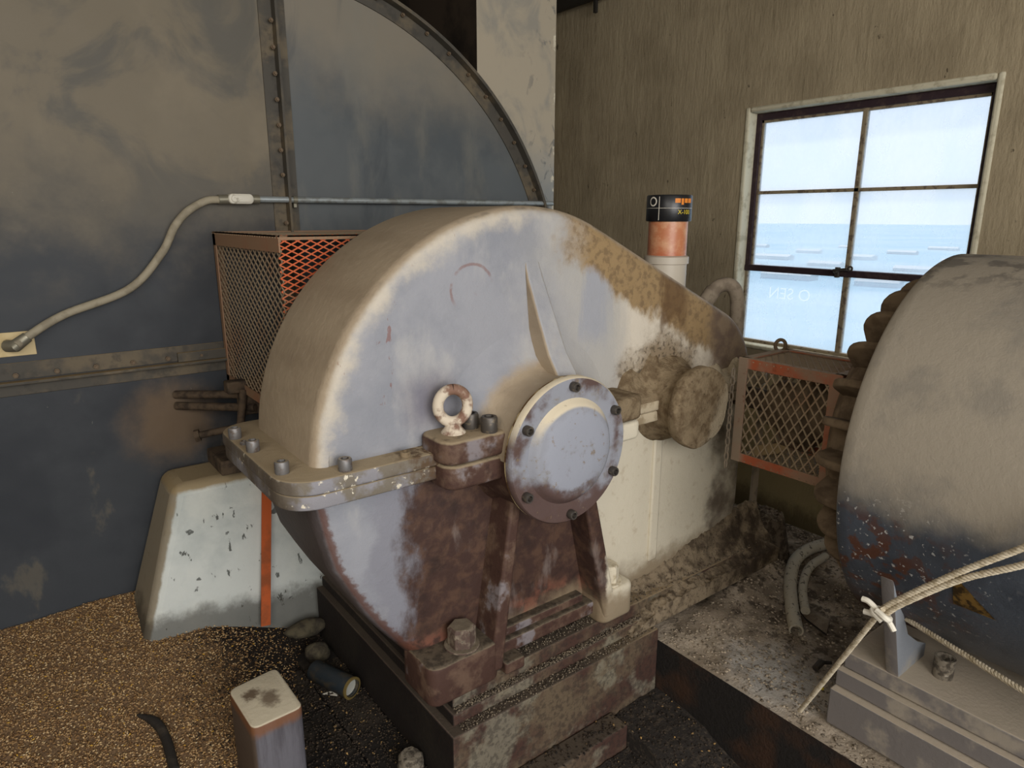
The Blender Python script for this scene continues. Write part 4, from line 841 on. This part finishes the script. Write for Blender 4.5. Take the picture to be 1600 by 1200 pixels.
# ropes
def rope(pts, r, name, mat=m_rope, parent=None, k=10):
    c = spline(pts, k); b = NB(); Ls = [0]
    for p, q in zip(c, c[1:]): Ls.append(Ls[-1]+(q-p).length)
    # resample
    N_ = int(Ls[-1]/.004); R_ = []; j = 0
    for i in range(N_+1):
        s_ = Ls[-1]*i/N_
        while j < len(Ls)-2 and Ls[j+1] < s_: j += 1
        R_.append(c[j].lerp(c[j+1], (s_-Ls[j])/max(1e-9, Ls[j+1]-Ls[j])))
    for ph_ in range(3):
        P_ = []; _, u, v = frame_of(R_[1]-R_[0])
        for i, p in enumerate(R_):
            d = (R_[min(i+1, N_)]-R_[max(i-1, 0)]).normalized(); u = (u-d*u.dot(d)).normalized(); v = d.cross(u); a = i*.004/.024*2*PI+ph_*2*PI/3
            P_.append(p+(u*math.cos(a)+v*math.sin(a))*r*.5)
        tube(b, P_, r*.62, 6)
    return obj(name, b, mat, parent)
ro = thing('rope', 'off-white rope tied with a knot, stretched from the motor to the plinth edge', 'rope', (1.602, .783, .225))
rope([(1.604, .785, .222), (1.53, .68, .445), (1.4511, 0.5638, 0.6945), (1.4521, 0.5516, 0.7178)], .0062, 'rope_leg', parent=ro)
rope([(1.452, .560, .7085), (1.45, .519, .760), (1.45, .424, .864), (1.45, .331, .956), (1.45, .251, 1.042), (1.495, .0, 1.19), (1.594, -.22, 1.262)], .0066, 'rope_strand', parent=ro)
rope([(1.453, .552, .700), (1.45, .516, .748), (1.45, .422, .847), (1.45, .326, .923), (1.45, .244, .998), (1.48, .0, 1.14), (1.574, -.23, 1.237)], .0066, 'rope_strand', parent=ro)
b = NB()
tube(b, spline([(1.4352, 0.5610, 0.7132), (1.4306, 0.5376, 0.7066), (1.4586, 0.5423, 0.6945), (1.4633, 0.5657, 0.7038), (1.4399, 0.5704, 0.7066), (1.4352, 0.5470, 0.6945)], 6), .007, 8)
tube(b, spline([(1.4474, 0.5610, 0.7066), (1.4474, 0.5844, 0.7197), (1.4474, 0.5984, 0.7197)], 5), .0065, 8); tube(b, spline([(1.4474, 0.5610, 0.6954), (1.4474, 0.5797, 0.6935), (1.4474, 0.5909, 0.6917)], 5), .0065, 8); tube(b, spline([(1.4493, 0.5423, 0.6973), (1.4493, 0.5301, 0.6823), (1.4493, 0.5255, 0.6758)], 5), .006, 8)
obj('knot', b, m_tie, ro)
tag(rope([(1.655, .577, .598), (1.578, .438, .620), (1.50, .298, .643), (1.46, .18, .655), (1.47, -.10, .66), (1.56, -.42, .63), (1.652, -.582, .60)], .0062, 'rope'), 'thin rope running from the hole in the motor foot web to the right', 'rope')

# ================================================================== LEFT FOREGROUND
def gh(x, y):
    z = .275-.17*max(0, (2.5-y))/1.0-.05*max(0, x-.1)+.012*nz(x, y, 1, 3)
    z -= .16*max(0, min(1, (x-.40)/.30))*max(0, min(1, (2.4-y)/.35))
    return max(-.11, z)
GX0, GX1, GY0, GY1 = -1.2, .76, 1.0, 2.495
tag(obj('grain_bed', grid(GX0, GX1, GY0, GY1, 110, 90, lambda x, y: gh(x, y)+.003*nz(x, y, 0, 60), -.119), m_grainbed, ang=80), 'heap of spilled brown grain sloping down from the casing wall', 'grain', kind='stuff')
pts = []
while len(pts) < 46000:
    x, y = random.uniform(-.75, .72), random.uniform(1.25, 2.49)
    if x > .28 and random.random() < (x-.28)*2.1: continue
    pts.append((x, y, gh(x, y)+random.uniform(.0, .005), random.uniform(.6, 1.25)))
tag(grains('grain_kernels', pts, .0053, m_grain, (1, .45, .38)), 'loose pale and golden kernels covering the surface of the grain heap', 'grain', kind='stuff')
pts = []
for i in range(9000):
    x, y = random.uniform(.25, .765), random.uniform(1.2, 2.18)
    if random.random() > (x-.2)*2.2: continue
    pts.append((x, y, max(gh(x, y), .062 if x > .47 and y < 2.0 else -1)+.002, random.uniform(.4, 1.2)))
tag(grains('dark_crumbs', pts, .0055, m_dcrumb, (1, .6, .5)), 'dark crumbs and husks on the floor between the grain heap and the base', 'dust', kind='stuff')
# floor plates
tag(obj('floor_plate', one(bx, .47, .640, .6, 2.02, -.119, .058), m_plate, smooth=False, bevel=.004), 'blackened steel floor plate beside the timber stub', 'plate')
tag(obj('floor_plate', one(bx, .644, .764, .6, 2.10, -.119, .062), m_plate, smooth=False, bevel=.004), 'narrow blackened floor plate against the gearbox base', 'plate')
# timber stub
b = NB(); P4 = [(.338, 1.472), (.466, 1.476), (.462, 1.672), (.330, 1.655)]
va = [Vector(p) for p in P4]
def rpoly(pp, r, k=4):
    out = []; n = len(pp)
    for i in range(n):
        p, q, s_ = Vector(pp[i-1]), Vector(pp[i]), Vector(pp[(i+1) % n]); a = q+(p-q).normalized()*r; c = q+(s_-q).normalized()*r
        for j in range(k+1):
            t = j/k; out.append(a*(1-t)**2+q*2*t*(1-t)+c*t*t)
    return out
pillow(b, rpoly(P4, .022), 'Z', -.118, .352, .006, 3); tag(obj('timber_post', b, m_wood, ang=50), 'square timber post stub with a pale worn top in the foreground', 'post')
# canister
ca = thing('canister', 'dark cylindrical canister with a brassy open end lying by the base', 'canister', (.70, 1.85, .062))
c0, c1 = Vector((.655, 1.935, .098)), Vector((.715, 1.775, .100)); dv = (c1-c0).normalized()
b = NB(); lathe(b, [(0, 0), (.030, 0), (.033, .004), (.034, (c1-c0).length), (.029, (c1-c0).length), (.027, (c1-c0).length-.03), (0, (c1-c0).length-.03)], c0, dv, 28); obj('tube', b, m_can, ca)
b = NB(); lathe(b, [(.028, 0), (.0352, 0), (.0355, .006), (.028, .007)], c1-dv*.002, dv, 28); obj('rim', b, m_brass, ca)
b = NB(); lathe(b, [(0, 0), (.014, 0), (.026, .006), (.0275, .012), (0, .003)], c1-dv*.022, dv, 20); obj('lens', b, m_glint, ca)
def rock(loc, r, sq, seedv, name, mat):
    b = NB(); bmesh.ops.create_icosphere(b, subdivisions=4, radius=r)
    for v in b.verts: v.co *= 1+.30*nz(v.co.x+seedv, v.co.y, v.co.z, 1.6/r*.6)+.06*nz(v.co.x, v.co.y+seedv, v.co.z, 4/r); 
    for v in b.verts: v.co = Vector((v.co.x*sq[0], v.co.y*sq[1], v.co.z*sq[2]))+Vector(loc)
    return obj(name, b, mat)
tag(rock((.700, 2.025, .095), .040, (1, 1, .9), 2, 'rock', m_rock), 'dusty dark stone behind the lying canister', 'rock')
tag(rock((.705, 2.13, .13), .05, (1.4, .8, .6), 6, 'rubble_lump', m_rock), 'clod of dark rubble at the foot of the pale pier', 'rubble')
lk = thing('dusty_bolt_head', 'pale dust-coated bolt head at the bottom edge beside the base', 'bolt', (.722, 1.40, .062))
b = NB(); lathe(b, [(0, 0), (.034, 0), (.036, .02), (.034, .045), (.026, .055), (0, .057)], (.722, 1.405, .062), (0, 0, 1), 20)
bmesh.ops.subdivide_edges(b, edges=b.edges[:], cuts=1)
for v in b.verts: v.co += Vector((nz(v.co.x, v.co.y, v.co.z, 60), nz(v.co.y, v.co.z, v.co.x, 60), nz(v.co.z, v.co.x, v.co.y, 60)))*.005
obj('head', b, m_lump, lk)
b = NB(); prism(b, [(0, 0), (.05, .012), (.045, .03), (.015, .02)], 'Z', 0, .0015); bmesh.ops.rotate(b, verts=b.verts[:], cent=(0, 0, 0), matrix=Matrix.Rotation(math.radians(-60), 3, 'Z')); bmesh.ops.translate(b, verts=b.verts[:], vec=(.646, 1.85, .0622))
tag(obj('paper_scrap', b, m_tie, smooth=False), 'scrap of white paper under the lying canister', 'paper')
b = NB(); cpt = spline([(.145, 1.93, gh(.145, 1.93)+.012), (.178, 1.885, gh(.178, 1.885)+.014), (.192, 1.82, gh(.192, 1.82)+.014), (.190, 1.70, gh(.19, 1.7)+.012)], 8)
tube(b, cpt, [.004+.009*min(1, i/8) for i in range(len(cpt))], 10); tag(obj('bent_strip', b, m_dark), 'curved dark metal strip sticking out of the grain heap', 'strip')
# ------------------------------------------------------------------ dark pit in front
def pitz(x, y): return .03-.10*max(0, min(1, (1.2-y)/.5))+.02*nz(x, y, 3, 6)+.006*nz(x, y, 1, 30)
tag(obj('dark_dust_bed', grid(1.347, 1.560, -1.0, 1.248, 24, 140, pitz, -.119), m_grit, ang=80), 'bed of black dust in the gap between base and plinth', 'dust', kind='stuff')
def ph2(x, y): return -.03-.05*max(0, min(1, (1.2-y)/.5))+.02*nz(x, y, 3, 6)+.006*nz(x, y, 1, 30)
tag(obj('dark_dust_floor', grid(.77, 1.346, -1.0, 1.17, 40, 120, ph2, -.119), m_grit, ang=80), 'black dust over the floor in front of the gearbox base', 'dust', kind='stuff')
pts = []
for i in range(4000):
    x, y = random.uniform(.8, 1.556), random.uniform(.3, 1.245); z = pitz(x, y) if x > 1.347 else (ph2(x, y) if y < 1.17 else .046)
    pts.append((x, y, z+.002, random.uniform(.4, 1.3)))
tag(grains('dark_crumbs', pts, .0055, m_dcrumb, (1, .6, .5)), 'dark crumbs in the gap between the base and the plinth', 'dust', kind='stuff')
b = NB(); tube(b, [(1.455, .86, pitz(1.455, .86)+.012), (1.405, .79, pitz(1.405, .79)+.015), (1.37, .73, pitz(1.37, .73)+.02)], [.001, .0025, .003], 6); tag(obj('straw_stem', b, m_straw), 'single straw stem on the black dust beside the plinth', 'straw')
